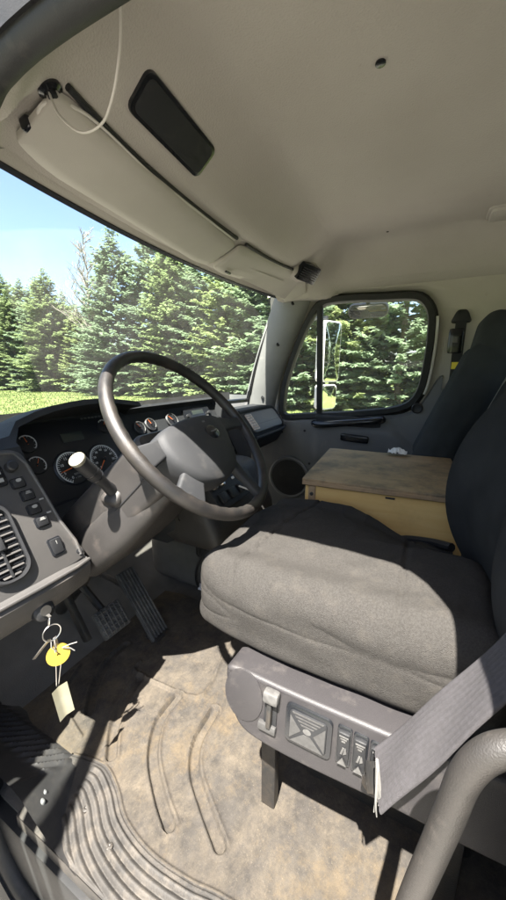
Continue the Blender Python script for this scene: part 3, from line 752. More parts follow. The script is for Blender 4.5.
# instrument cluster
B().prism(rrect(.415, .255, .03, 6), cp(.715, .735), -.02, .003, .003).build('cluster_face', 'dial', dash)
def gauge(x, z, r, nums=None, a0=225, a1=-45, needle=None, ticks=10, size=.012, cap=None, ring='dialprint'):
    Mx = cp(x, z, .003)
    g = B().lathe([(r * 1.08, 0), (r * 1.08, .003), (r * 1.02, .005), (r * .97, .0025), (0, .0025)], Mx, 36).build('gauge', 'dial', dash)
    b = B(); n = 40
    arc = []
    for k in range(n + 1):
        a = R(a0 + (a1 - a0) * k / n); arc.append(Mx @ Vector((r * .93 * math.cos(a), r * .93 * math.sin(a), .0048)))
    b.tube(arc, r * .024 + .0007, 6); b.build('scale_arc', ring, g)
    for k in range(ticks + 1):
        a = R(a0 + (a1 - a0) * k / ticks)
        B().box(Mx @ Matrix.Rotation(a, 4, 'Z') @ T(r * .84, 0, .0040), r * .12, r * .030, .0012).build('tick', ring, g)
    if nums:
        for k, s in enumerate(nums):
            a = R(a0 + (a1 - a0) * k / (len(nums) - 1))
            text('numeral', s, size, Mx @ T(r * .64 * math.cos(a), r * .64 * math.sin(a), .004), 'dialprint', g)
    if needle is not None:
        a = R(needle)
        B().prism([(-r * .15, -r * .04), (r * .82, -r * .012), (r * .82, r * .012), (-r * .15, r * .04)], Mx @ Matrix.Rotation(a, 4, 'Z'), .006, .0075).build('needle', 'orange', g)
        B().lathe([(r * .12, .004), (r * .12, .010), (r * .08, .012), (0, .012)], Mx, 16).build('hub', 'black', g)
    if cap:
        text('caption', cap[0], size * .8, Mx @ T(r * .05, -r * .42, .004), 'print', g); text('caption', cap[1], size * .7, Mx @ T(r * .05, -r * .62, .004), 'print', g)
gauge(.655, .705, .054, ['0', '5', '10', '15', '20', '25', '30'], 245, -20, 190, 30, .0125, ('RPM', 'x 100'))
gauge(.772, .705, .054, ['0', '10', '20', '30', '40', '50', '60', '70', '80'], 225, -45, 225, 32, .0110)
gauge(.557, .795, .026, None, 130, -50, 100, 6, .008)
gauge(.557, .735, .026, None, 130, -50, 60, 6, .008)
gauge(.828, .808, .024, None, 130, -50, 60, 6, .008)
gauge(.884, .795, .022, None, 130, -50, 60, 6, .008)
gauge(.880, .722, .024, None, 130, -50, 60, 6, .008)
B().prism(rrect(.075, .030, .003, 3), cp(.700, .792, .003), 0, .002, .0008).build('display', 'lcd', dash)
for k in range(6): B().box(cp(.76 + .014 * k, .842, .004), .009, .006, .001).build('warning_lamp', 'printgrey', dash)
# centre gauges, radio, climate panel
gauge(.985, .780, .027, None, 225, -45, 120, 8, .008, ring='printgrey')
gauge(1.050, .785, .027, None, 225, -45, 110, 8, .008, ring='printgrey')
gauge(1.185, .785, .034, None, 225, -45, 130, 8, .009, ring='printgrey')
rad = B().prism(rrect(.205, .062, .006, 3), cp(1.38, .792, .002), -.01, .010, .003).build('radio', 'gloss', dash)
B().box(cp(1.38, .799, .012), .090, .022, .002, .0008).build('display', 'lcd', rad)
for k in range(6): B().box(cp(1.315 + .026 * k, .774, .012), .018, .009, .005, .001).build('button', 'printgrey', rad)
for s in (-.086, .086): B().lathe([(.012, 0), (.011, .014), (0, .015)], cp(1.38 + s, .786, .010), 16).build('knob', 'black', rad)
cl = B().prism(rrect(.19, .165, .014, 4), cp(1.46, .635, .002), -.01, .008, .003).build('climate_panel', 'gloss', dash)
for i in range(3):
    kb = B().lathe([(.020, 0), (.018, .016), (.0, .018)], cp(1.405 + .055 * i, .668, .010), 20).build('knob', 'black', cl)
    B().box(cp(1.405 + .055 * i, .678, .028), .003, .014, .002).build('pointer', 'dialprint', kb)
    B().lathe([(.006, 0), (.006, .004), (.0, .005)], cp(1.405 + .055 * i, .628, .010), 12).build('button', 'dialprint', cl)
for i in range(4): B().box(cp(1.395 + .044 * i, .595, .011), .034, .020, .006, .002).build('switch', 'black', cl)
B().box(cp(1.47, .567, .011), .07, .008, .003, .001).build('label_strip', 'dialprint', cl)
# centre vent
cv = B().prism(rrect(.11, .075, .02, 5), cp(1.50, .735, .002), -.01, .010, .004).build('air_vent', 'blackdash', dash)
for k in range(5): B().box(cp(1.50, .735, .012) @ T(0, -.024 + .012 * k, 0) @ Matrix.Rotation(R(-30), 4, 'X'), .09, .007, .002).build('slat', 'black', cv)
# lower console that steps towards the driver
b = B(); b.pillow(T(1.20, .80, .465), .255, .185, .135, .045, 12, lambda p: (p.x, p.y + .10 * sst(-.1, .14, p.z) * (1 if p.y < 0 else 0), p.z)); b.build('lower_console', 'columnplastic', dash)
def kp(x, s): return fr((x, .735 + .07 * s, .602), (1, 0, 0), (0, 1, .02))
lc = B().prism(rrect(.30, .11, .01, 3), fr((1.11, .655, .548), (1, 0, 0), (0, .62, .78)), -.02, .010, .003).build('valve_panel', 'black', dash)
kf = fr((1.11, .655, .548), (1, 0, 0), (0, .62, .78))
for i in range(4): B().box(kf @ T(-.10 + .066 * i, -.015, .014), .045, .040, .012, .004).build('switch', 'black', lc)
for i in range(2): B().lathe([(.011, 0), (.011, .010), (.007, .018), (0, .018)], kf @ T(-.118 + .05 * i, .034, .010), 14).build('knob', 'metal', lc)
for i in range(2): B().box(kf @ T(.02 + .05 * i, .036, .012), .016, .010, .004, .001).build('symbol', 'dialprint', lc)
# passenger-side lid and sticker
PF = fr((1.84, .862, .712), (1, 0, 0), (0, .62, .78))
lid = B().prism(rrect(.40, .125, .03, 6), PF @ T(0, .005, 0), -.02, .012, .006).build('storage_lid', 'doorgrey', dash)
B().prism(rrect(.075, .10, .004, 3), PF @ T(-.165, .008, .0125), 0, .002).build('sticker', 'stickerpink', lid)
for k in range(6): B().box(PF @ T(-.165, .048 - .016 * k, .0150), .055, .004, .0008).build('sticker_line', 'print', lid)
B().tube(cat_rom([PF @ Vector((x, y, .004)) for x, y in ((-.22, .085), (.0, .088), (.17, .084), (.215, .06), (.222, .0), (.21, -.06), (.16, -.085), (-.22, -.088))], 4), .010, 8).build('lid_surround', 'blackdash', dash)

# ================================================================== STEERING
WC = Vector((.667, .495, .861)); tl, yw = .712, .081
wn = Vector((math.sin(yw) * math.cos(tl), -math.cos(yw) * math.cos(tl), math.sin(tl))); wex = Vector((math.cos(yw), math.sin(yw), 0)); wey = wn.cross(wex)
WM = fr(WC, wex, wey)
whl = thing('steering_wheel', 'large worn four-spoke truck steering wheel with a dark hub', 'steering wheel', tuple(WC - wn * .05))
RR = .2305
def rimr(k): return .0175
b = B(); nn = 96; rings = []
for k in range(nn):
    a = 2 * math.pi * k / nn; row = []
    for q in range(16):
        c = 2 * math.pi * q / 16
        rr = .0142 + .0006 * math.cos(c * 1.0)
        if math.cos(c) < -.2: rr *= .95 + .05 * math.cos(a * 48)
        row.append(WM @ Vector(((RR + rr * math.cos(c)) * math.cos(a), (RR + rr * math.cos(c)) * math.sin(a), rr * 1.08 * math.sin(c))))
    rings.append(row)
b.loft(rings, False, True); b.build('rim', 'rimlip', whl, 60)
hub = cat_rom([(-.150, .010, 0), (-.075, .027, 0), (0, .031, 0), (.060, .028, 0), (.098, .012, 0), (.096, -.022, 0), (.072, -.072, 0), (.042, -.116, 0), (0, -.136, 0), (-.060, -.144, 0), (-.122, -.124, 0), (-.160, -.072, 0), (-.168, -.022, 0)], 5, True)
HC = Vector((-.03, -.055, 0))
rows = []
for s, z in ((.90, -.045), (1.0, -.02), (1.0, .004), (.97, .016), (.90, .024), (.6, .031), (.25, .034)): rows.append([WM @ Vector((HC.x + (p.x - HC.x) * s, HC.y + (p.y - HC.y) * s, z)) for p in hub])
hb = B().loft(rows).build('hub_pad', 'hubvinyl', whl, 50)
B().lathe([(.026, .030), (.026, .0345), (.020, .037), (.0, .0375)], WM @ T(0, -.030, 0) @ Matrix.Scale(.72, 4, (0, 1, 0)), 28).build('emblem', 'gloss', hb)
B().box(WM @ T(0, -.030, .0385), .030, .0035, .001, .0004, 1).build('emblem_bar', 'printgrey', hb)
B().box(WM @ T(0, .004, .030), .010, .004, .002, .0006, 1).build('horn_mark', 'printgrey', hb)
for a, w0, w1 in ((-4, .034, .026), (187, .042, .036), (-75, .030, .023), (-142, .056, .046)):
    ca, sa = math.cos(R(a)), math.sin(R(a)); rows = []
    for rr, w, z, th in ((.075, w0 * 1.3, .0, .016), (.125, w0, .002, .012), (.175, w1, .0, .009), (.222, w1 * 1.25, 0, .008)):
        rows.append([WM @ Vector((rr * ca - y * sa, rr * sa + y * ca, z + t)) for y, t in [(p[0], p[1]) for p in rrect(w * 2 * .62, th * 2, th * .8, 4)]])
    B().loft(rows).build('spoke', 'hubvinyl', whl, 50)
axis = -wn
col = thing('steering_column', 'grey plastic steering column shroud with a stalk on its left', 'steering column', tuple(WC + axis * .42 + Vector((0, 0, -.12))))
def csec(t, w, h, dz, r):
    o = WC + axis * t + wey * dz
    return [o + wex * p[0] + wey * p[1] for p in rrect(w, h, r, 4)]
B().loft([csec(.028, .10, .07, -.035, .03), csec(.05, .12, .09, -.03, .03), csec(.085, .15, .115, -.015, .03), csec(.09, .15, .115, -.015, .03)]).build('collar', 'doorgrey', col, 35)
B().loft([csec(.092, .175, .140, -.005, .024), csec(.098, .185, .150, -.005, .024), csec(.17, .200, .150, -.010, .022), csec(.25, .225, .155, -.016, .024), csec(.33, .245, .16, -.022, .026), csec(.44, .25, .16, -.024, .028)]).build('upper_shroud', 'columnplastic', col, 30)
B().loft([csec(.12, .15, .10, -.045, .03), csec(.20, .20, .11, -.058, .032), csec(.29, .25, .125, -.066, .036), csec(.38, .27, .13, -.068, .04), csec(.46, .28, .13, -.068, .04)]).build('lower_shroud', 'columnplastic', col, 30)
# seam lines between the shroud halves
for sx in (-1, 1):
    B().tube([WC + axis * t + wex * (sx * w) + wey * dz for t, w, dz in ((.10, .0932, -.02), (.17, .1005, -.028), (.25, .113, -.036), (.33, .123, -.045))], .0022, 6).build('seam', 'black', col)
stb, stt = Vector((.560, .668, .700)), Vector((.452, .647, .816))
sd = (stt - stb).normalized(); SM = fr(stb, Vector((0, 1, 0)).cross(sd), Vector((0, 1, 0)))
SM = fr(stb, sd.cross(Vector((0, 1, 0))).normalized(), sd.cross(sd.cross(Vector((0, 1, 0))).normalized())); L_ = (stt - stb).length
stk = B().lathe([(.020, 0), (.016, .02), (.0125, .05), (.0125, .075), (.0155, .085), (.017, .10), (.017, L_ - .008), (.0165, L_)], SM, 22).build('multi_stalk', 'black', col)
B().lathe([(.0165, L_ - .002), (.0180, L_ + .003), (.0172, L_ + .007), (.010, L_ + .0085), (.0, L_ + .009)], SM, 24).build('stalk_cap', 'creamknob', stk)
for k in range(6): B().box(SM @ Matrix.Rotation(R(200 + 22 * k), 4, 'Z') @ T(.0172, 0, L_ - .035), .001, .004, .006 + .004 * (k % 2)).build('symbol', 'print', stk)
for q in (.092, .112): B().lathe([(.0172, q - .002), (.0178, q), (.0172, q + .002)], SM, 22).build('grip_ring', 'gloss', stk)
B().pillow(fr(stb + sd * .0, sd.cross(Vector((0, 1, 0))), Vector((0, 1, 0))), .032, .030, .022, .014, 6).build('stalk_boot', 'columnplastic', col)
B().tube([WC + axis * .44 + wey * -.03, (.667, 1.0, .30), (.667, 1.16, .12)], .022, 10).build('shaft', 'darkmetal', col)

# ================================================================== KEYS
key = thing('key_ring', 'bunch of keys with round yellow tag and cream tag hanging from the ignition', 'keys', (.360, .675, .22))
kb = fr((.362, .676, .486), (1, 0, 0), (0, -.35, .94))
B().prism([(.010 * math.cos(a * .314), -.012 + .013 * math.sin(a * .314)) for a in range(20)], kb @ Matrix.Rotation(R(60), 4, 'Y'), -.001, .001).build('key_head', 'metal', key)
B().box(fr((.362, .690, .492), (1, 0, 0), (0, -.96, -.28)), .006, .034, .0022).build('key_blade', 'metal', key)
def ringpts(c, r, ex, ey, n=28): return [Vector(c) + Vector(ex).normalized() * r * math.cos(2 * math.pi * k / n) + Vector(ey).normalized() * r * math.sin(2 * math.pi * k / n) for k in range(n)]
B().tube(ringpts((.360, .672, .450), .0175, (1, -.3, 0), (.1, .1, 1)), .0014, 6, True).build('split_ring', 'metal', key)
B().lathe([(.0235, -.001), (.0235, .001), (.003, .001), (.003, -.001)], fr((.364, .668, .392), (.92, -.4, 0), (.1, .2, 1)), 30).build('yellow_tag', 'yellow', key)
B().tube([(.356, .672, .434), (.352, .668, .42), (.360, .665, .405)], .0013, 5).build('tag_string', 'fray', key)
B().tube([(.372, .664, .405), (.385, .655, .407), (.398, .650, .404)], .0013, 5).build('string_end', 'fray', key)
B().tube([(.372, .664, .405), (.384, .655, .398), (.390, .650, .388)], .0013, 5).build('string_end', 'fray', key)
B().tube([(.362, .671, .434), (.357, .672, .36), (.352, .672, .315)], .0012, 5).build('tag_wire', 'metal', key)
B().tube([(.362, .671, .434), (.369, .673, .36), (.356, .672, .312)], .0012, 5).build('tag_wire', 'metal', key)
b = B(); b.grid(lambda i, j: (.338 + .030 * i / 6 + .0008 * j, .672 - .010 * i / 6 - .0025 * j / 8 - .004 * abs(i - 3) / 3, .312 - .085 * j / 8 + .0015 * i), 7, 9); b.build('paper_tag', 'cream', key)
for (a, c) in (((.366, .676, .432), (.378, .685, .36)), ((.356, .678, .434), (.330, .70, .395))):
    B().box(fr((Vector(a) + Vector(c)) * .5, Vector((0, 1, .2)).cross(Vector(c) - Vector(a)), Vector(c) - Vector(a)), .008, (Vector(c) - Vector(a)).length, .002, .0005, 1).build('key', 'metal', key)

# ================================================================== PEDALS AND FOOTWELL
acc = thing('accelerator_pedal', 'long black ribbed accelerator pedal on the floor', 'pedal', (.83, .84, 0))
AM = fr((.826, .905, .128), (1, -.02, 0), (0, .60, .80))
B().box(AM, .082, .285, .014, .005).build('pad', 'pedal', acc)
for k in range(6): B().box(AM @ T(-.034 + .0136 * k, 0, .009), .0070, .272, .008, .002, 1).build('rib', 'pedal', acc)
for s in (.10, .02, -.06): B().box(AM @ T(0, s, .0075), .074, .007, .006, .0015, 1).build('cross_rib', 'pedal', acc)
B().box(fr((.826, .835, .012), (1, 0, 0), (0, 1, 0)), .07, .06, .026, .006).build('hinge', 'darkmetal', acc)
B().tube([(.826, .955, .165), (.826, 1.10, .19), (.826, 1.24, .20)], .010, 8).build('linkage', 'darkmetal', acc)
brk = thing('brake_pedal', 'square black brake pedal with a grid-patterned pad', 'pedal', (.67, .88, .10))
BM = fr((.668, .880, .180), (1, -.05, 0), (0, .62, .78))
B().box(BM, .102, .094, .016, .006).build('pad', 'pedal', brk)
for k in range(6): B().box(BM @ T(-.041 + .0164 * k, 0, .010), .0055, .088, .007, .0015, 1).build('rib', 'pedal', brk)
for k in range(5): B().box(BM @ T(0, -.036 + .018 * k, .0098), .096, .0055, .006, .0015, 1).build('cross_rib', 'pedal', brk)
B().tube([(.668, .895, .178), (.665, 1.0, .26), (.66, 1.12, .36), (.66, 1.24, .50)], .013, 8).build('arm', 'darkmetal', brk)
B().box(fr((.60, .96, .20), (1, 0, 0), (0, .5, .86)), .018, .16, .03, .004).build('bracket', 'darkmetal', brk)

# kick panel: ribbed slope between floor and doorway
b = B(); NI, NJ = 26, 200
diag = [(.53, .262), (.603, .285), (.66, .335), (.70, .385), (.73, .418)]
def kick(i, j):
    y = .53 + .675 * j / (NJ - 1); u = i / (NI - 1); x0 = interp(diag, y); wdt = (x0 - .256) / .162
    x = x0 - (x0 - .256) * u; z = .006 + .020 * (1 - sst(.68, .74, y)) * wdt ** .3 + .105 * wdt * u ** 1.25
    rib = .5 + .5 * math.cos((y - .705 - .10 * u) / .0265 * 2 * math.pi)
    m = sst(.10, .20, u) * (1 - sst(.56, .66, u)) * sst(.715, .735, y)
    return (x, y, z + .010 * rib ** 1.3 * m)
b.grid(kick, NI, NJ)
tag(b.build('kick_panel', 'kick'), 'black ribbed kick panel at the front corner of the driver doorway', 'panel')

# rubber floor mat with moulded channels and ribbed door threshold
EDGE = cat_rom([(.400, .735, 0), (.412, .69, 0), (.419, .634, 0), (.398, .572, 0), (.366, .51, 0), (.350, .42, 0), (.355, .32, 0), (.367, .25, 0), (.378, .10, 0), (.385, -.20, 0), (.39, -.5, 0)], 5)
GR = [[(.65, .751), (.57, .733), (.503, .70), (.445, .645)], [(.657, .598), (.572, .595), (.494, .548), (.436, .472), (.404, .415)], [(.67, .469), (.578, .464), (.516, .429), (.469, .365), (.427, .297)],
      [(.73, .90), (.66, .90), (.57, .86), (.50, .80)]]
GR = [cat_rom([(x, y, 0) for x, y in g], 4) for g in GR]
LN = [cat_rom([(.70, .80, 0), (.662, .786, 0), (.665, .66, 0), (.681, .543, 0), (.746, .530, 0), (.834, .550, 0), (.95, .56, 0)], 3), cat_rom([(.60, .98, 0), (.48, .92, 0), (.46, .84, 0), (.44, .76, 0)], 3)]
def dist(px, py, pl):
    best = 9
    for a, c in zip(pl, pl[1:]):
        vx, vy = c.x - a.x, c.y - a.y; t = ((px - a.x) * vx + (py - a.y) * vy) / (vx * vx + vy * vy + 1e-12); t = 0 if t < 0 else 1 if t > 1 else t
        d = (px - a.x - vx * t) ** 2 + (py - a.y - vy * t) ** 2
        if d < best: best = d
    return math.sqrt(best)
exy = [(p.y, p.x) for p in EDGE][::-1]
X0, X1, Y0, Y1, ST = .262, 1.06, -.50, 1.0, .0055
NX = int((X1 - X0) / ST) + 1; NY = int((Y1 - Y0) / ST) + 1
def bump(d, w): return max(0, 1 - (d / w) ** 2) ** 2 if d < w else 0
hgt = {}
def mat_z(x, y):
    z = .014 + .002 * noise.noise(Vector((x * 9, y * 9, 0))) - .010 * sst(.9, 1.0, y)
    ex_ = interp(exy, y)
    if x < ex_ + .03 and y < .74:
        d = dist(x, y, EDGE)
        if x < ex_:
            z += .010 * sst(0, .008, d)
            m = sst(.010, .016, d) * (1 - sst(.104, .110, d)) * (1 - sst(.655, .70, y + .35 * (d - .03)))
            z += .0060 * m * (.5 - .5 * math.cos((d - .012) / .0165 * 2 * math.pi)) ** .8
        else: z += .0
        z += .004 * bump(d - .002, .006)
    if x > .39:
        if y > .26:
            for g in GR:
                if min(p.x for p in g) - .03 < x < max(p.x for p in g) + .03 and min(p.y for p in g) - .03 < y < max(p.y for p in g) + .03:
                    d = dist(x, y, g); z -= .010 * (1 - sst(.010, .0145, d)); z += .004 * bump(d - .018, .006)
            for g in LN:
                d = dist(x, y, g)
                if d < .02: z += .008 * bump(d, .009)
    return z
def mx0(y): return interp(exy, y) if y < .735 else .40
b = B(); NU, NV = 200, 380
def mm_(i, j):
    y = Y0 + (Y1 - Y0) * j / (NV - 1); x = mx0(y); x = x + (X1 - x) * (i / (NU - 1)) ** 1.25
    return (x, y, mat_z(x, y))
b.grid(mm_, NU, NV); n_main = len(b.f)
EDGE_R = [p for p in EDGE if p.y < .665]
def thr_z(x, u, y):                                      # u 0 at the inner edge, 1 at the doorway
    d = dist(x, y, EDGE_R)
    z = .014 + .007 * sst(0, .05, u) + .0012 * noise.noise(Vector((u * 4, y * 9, 0)))
    m = sst(.010, .016, d) * (1 - sst(.655, .675, y + .25 * d)) * (1 - sst(.93, .97, u)) * (1 - sst(.118, .122, d))
    z += .0070 * m * (.5 - .5 * math.cos((d - .010) / .0158 * 2 * math.pi)) ** .6
    return z + .004 * bump(u, .035)
def thr_p(i, j):
    y = -.30 + (.735 + .30) * j / 299; x1 = interp(exy, y); u = i / 100; x = x1 - (x1 - .258) * u
    return (x, y, thr_z(x, u, y))
b.grid(thr_p, 101, 300)
b.grid(lambda i, j: (.258 - .004 * i, Y0 + (.735 - Y0) * j / 219, .018 - .09 * i), 2, 220)
b.mi = [0] * n_main + [1] * (len(b.f) - n_main)
tag(b.build('floor_mat', ['floor', 'sillribs'], None, 60), 'dusty tan rubber floor mat with moulded grooves and a ribbed threshold', 'floor mat')
for x, y, lab in ((.335, .60, 'screw in the ribbed threshold nearest the kick panel'), (.315, .50, 'second screw in the ribbed threshold, farther from the kick panel'), (.335, .22, 'screw beside the seat end of the ribbed threshold')):
    tag(B().lathe([(.007, -.004), (.007, .003), (.003, .004), (.0, .002)], T(x, y, .024), 12).build('mat_screw', 'darkmetal'), lab, 'screw')
for x, y, z, lab in ((.300, .690, .062, 'upper of two small pegs on the black kick panel'), (.287, .676, .064, 'lower of two small pegs on the black kick panel')):
    tag(B().pillow(T(x, y, z - .004), .005, .007, .007, .0045, 5).build('panel_peg', 'doorgrey'), lab, 'peg')

# cables and a connector under the console
wr = thing('wiring_bundle', 'loose black wires with a white connector tag hanging under the dashboard', 'wires', (1.1, .85, 0))
for k, pts in enumerate(([(1.02, .70, .345), (1.03, .78, .22), (1.06, .82, .12), (1.10, .84, .05)], [(1.10, .66, .34), (1.13, .74, .20), (1.15, .82, .16), (1.22, .88, .14)], [(1.16, .70, .34), (1.10, .76, .18), (1.14, .84, .06), (1.20, .84, .03)], [(.98, .74, .345), (1.05, .78, .24), (1.15, .78, .22), (1.24, .76, .26), (1.26, .72, .345)])):
    B().tube(cat_rom(pts, 6), .006 if k != 2 else .0035, 6).build('wire', 'black', wr)
B().box(fr((1.115, .835, .045), (.9, .4, .1), (-.4, .9, .2)), .045, .020, .010, .003).build('connector_tag', 'paper', wr)
B().pillow(T(1.12, .74, .29), .10, .06, .05, .03, 8).build('relay_block', 'black', wr)
tag(B().tube(cat_rom([(1.06, .60, .58), (1.07, .545, .56), (1.085, .51, .50), (1.10, .47, .42), (1.10, .44, .30), (1.09, .42, .012)], 6), .003, 6).build('charging_cord', 'wire'),
    'thin pale cord hanging from the console behind the wheel beside the seat', 'cord')
b = B(); b.pillow(T(1.32, .97, .115), .20, .19, .12, .06, 10); tag(b.build('floor_hump', 'footwell'), 'black moulded hump on the floor under the dashboard', 'hump')

# ================================================================== DRIVER SEAT
seat = thing('truck_seat', 'driver seat with a charcoal fabric cushion and grey control panel', 'seat', (.72, .08, 0))
def wr_(p, s, a): return a * noise.noise(Vector((p.x * s, p.y * s, p.z * s)))
def cush(p):
    x, y, z = p
    top = sst(-.02, .06, z)
    z += top * (.012 * (1 - (x / .29) ** 2) - .012 * (max(0, y) / .28) ** 3 + .012 * bump(abs(abs(x) - .235), .07))
    x += .004 * math.copysign(1, x) * (1 - (z / .08) ** 2) if abs(z) < .08 else 0
    low = sst(-.028, -.076, z); x += math.copysign(.014, x) * low; y += math.copysign(.022, y) * low
    if y > 0: x *= 1 - .13 * (y / .29) ** 3
    if y < .1 and x > 0: x *= 1 - .50 * sst(.10, -.26, y) ** 1.1; z -= .02 * top * sst(0, -.2, y)
    y += .016 * (1 - (x / .3) ** 2) if y > .1 else 0
    z -= top * (.030 * sst(.02, .28, x) + .040 * sst(.08, -.16, y) * sst(0, .16, x))
    n = noise.noise(Vector((x * 7, y * 7, z * 9))); w = noise.noise(Vector((x * 5 + 9, y * 16, z * 20)))
    rid = (1 - abs(noise.noise(Vector((x * 6 + 3, y * 4, z * 26 + 1))))) ** 8
    side = 1 - sst(.02, .07, z)
    z += .004 * n * top + .002 * w; x += side * (.004 * w - .002 * rid) * (1 if x > 0 else -1)
    z -= .006 * bump(y - .165 + .02 * math.sin(x * 7), .006) * top
    z -= .005 * bump(y + .12, .006) * top
    z += .0022 * noise.noise(Vector((x * 26 + 2 * y * 9, y * 13, 5))) * top + .003 * (1 - abs(noise.noise(Vector((x * 5 + y * 6, y * 11 - x * 4, 8))))) ** 9 * top
    return (x, y, z)
B().pillow(T(.768, .125, .535), .272, .282, .078, .050, 110, cush).build('cushion', 'fabric', seat, 70)
SP = [(.285, .462), (.280, .420), (.264, .382), (.234, .358), (.15, .352), (.0, .360), (-.20, .372), (-.20, .478), (.0, .478), (.15, .476), (.252, .478), (.280, .474)]
spp = cat_rom([(y, z, 0) for y, z in SP], 4, True)
FM = fr((.398, 0, -.008), (0, -1, 0), (.13, 0, 1))                 # local x = -y, local y = up, z outwards to the doorway (-x)
side = B().prism([(-p.x, p.y) for p in spp], FM, -.05, .010, .007, 3).build('side_panel', 'seatpanel', seat)
def sp_(y, z, d=.010): return FM @ T(-y, z, d)
B().prism([(.034 * math.cos(a * .2618) * 1.15, .050 * math.sin(a * .2618)) for a in range(24)], sp_(.245, .432), 0, .0025, .0015).build('emboss', 'seatpanel', side)
B().box(sp_(.190, .430), .024, .068, .006, .002).build('lever_slot', 'black', side)
B().box(sp_(.190, .430, .016), .009, .060, .014, .003).build('lever_stem', 'darkmetal', side)
B().pillow(sp_(.187, .462, .020), .014, .010, .009, .004, 5).build('lever_knob', 'seatprint', side)
B().box(sp_(.194, .395, .014), .034, .014, .010, .003).build('lever_plate', 'seatprint2', side)
# big rocker with printed chevrons
B().prism(rrect(.080, .070, .010, 4), sp_(.121, .426), -.002, .006, .003).build('rocker_bezel', 'gloss', side)
rk = B().prism(rrect(.064, .056, .006, 4), sp_(.121, .426, .013), 0, .006, .003).build('rocker_plate', 'black', side)
def flat(par, Mx, poly, mat='seatprint'): B().prism(poly, Mx, 0, .0012).build('printed_mark', mat, par)
Q = sp_(.121, .426, .0185)
flat(side, Q, [(-.028, -.026), (.028, -.026), (.006, -.006), (-.006, -.006)], 'seatprint2')
for k in range(4): flat(side, Q, [(-.010 - .005 * k, .008 + .0055 * k), (.010 + .005 * k, .008 + .0055 * k), (.012 + .005 * k, .0105 + .0055 * k), (-.012 - .005 * k, .0105 + .0055 * k)], 'seatprint2')
flat(side, Q, [(.007 * math.cos(a * .39), .005 * math.sin(a * .39) + .001) for a in range(16)], 'seatprint')
flat(side, Q, [(-.030, -.022), (-.011, -.002), (-.030, .020)], 'seatprint2'); flat(side, Q, [(.030, -.022), (.030, .020), (.011, -.002)], 'seatprint2')
for k, y in enumerate((.062, .037, .012)):
    z = .428 - .001 * k
    B().prism(rrect(.023, .066, .004, 3), sp_(y, z), -.002, .004, .002).build('switch_bezel', 'gloss', side)
    B().pillow(sp_(y, z, .014) @ Matrix.Rotation(R(5), 4, 'X'), .0095, .029, .005, .003, 4).build('lumbar_switch', 'black', side)
    Q = sp_(y, z, .0196)
    flat(side, Q, [(-.007, -.026), (.007, -.026), (0, -.014)]); 
    for q in range(3): flat(side, Q @ T(0, 0, .001), [(-.003 - .002 * q, .014 + .004 * q), (.003 + .002 * q, .014 + .004 * q), (.003 + .002 * q, .0158 + .004 * q), (-.003 - .002 * q, .0158 + .004 * q)])
    flat(side, Q, [(-.004, -.008), (-.001, -.008), (.002, .004), (-.001, .004)]); flat(side, Q, [(.001, -.008), (.006, -.004), (.004, .006), (.002, .002)])
# base, brackets, bellows
b = B(); b.pillow(T(.77, .0, .265), .15, .18, .125, .03, 10, lambda p: (p.x, p.y + .006 * math.sin(p.z * 130), p.z)); b.build('suspension_bellows', 'black', seat)
B().box(T(.78, .0, .11), .28, .36, .22, .02).build('suspension_base', 'darkmetal', seat)
B().box(T(.735, .06, .405), .50, .44, .085, .02).build('seat_pan', 'black', seat)
for x, y in ((.548, .235), (.548, -.12), (.93, .235), (.93, -.12)):
    o = B(); o.box(T(x, y, .178), .026, .034, .352, .004); o.build('mounting_leg', 'darkmetal', seat)
def bcurve(z):
    zz = z + .07; a_ = abs(zz)
    return -1.75 * a_ * a_ if a_ < .22 else -1.75 * .0484 - (.62 if zz > 0 else .5) * (a_ - .22)
def backd(p):
    x, y, z = p
    if y > 0: y += .026 * bump(abs(abs(x) - .19), .11) - .008 * (1 - (x / .26) ** 2)
    x *= 1 - .14 * sst(.05, .36, z)
    y += bcurve(z) + .005 * noise.noise(Vector((x * 6, y * 6, z * 6)))
    return (x, y, z)
BKM = fr((.735, -.190, .80), (1, .13, 0), (-.13, 1, 0))
B().pillow(BKM, .262, .082, .40, .07, 40, backd).build('backrest', 'fabricback', seat, 70)
for s in (-1, 1):
    B().tube([BKM @ Vector((s * .258 * (1 - .14 * sst(.05, .36, z)), .040 + bcurve(z), z)) for z in [-.30 + .06 * k for k in range(11)]], .004, 6).build('seam', 'black', seat)
B().pillow(T(1.01, -.06, .42), .02, .05, .10, .012, 6).build('buckle_stalk', 'black', seat)
B().tube(cat_rom([(1.02, .10, .47), (1.05, .03, .50), (1.03, -.05, .52), (.98, -.10, .54)], 5), .012, 8).build('belt_end', 'black', seat)

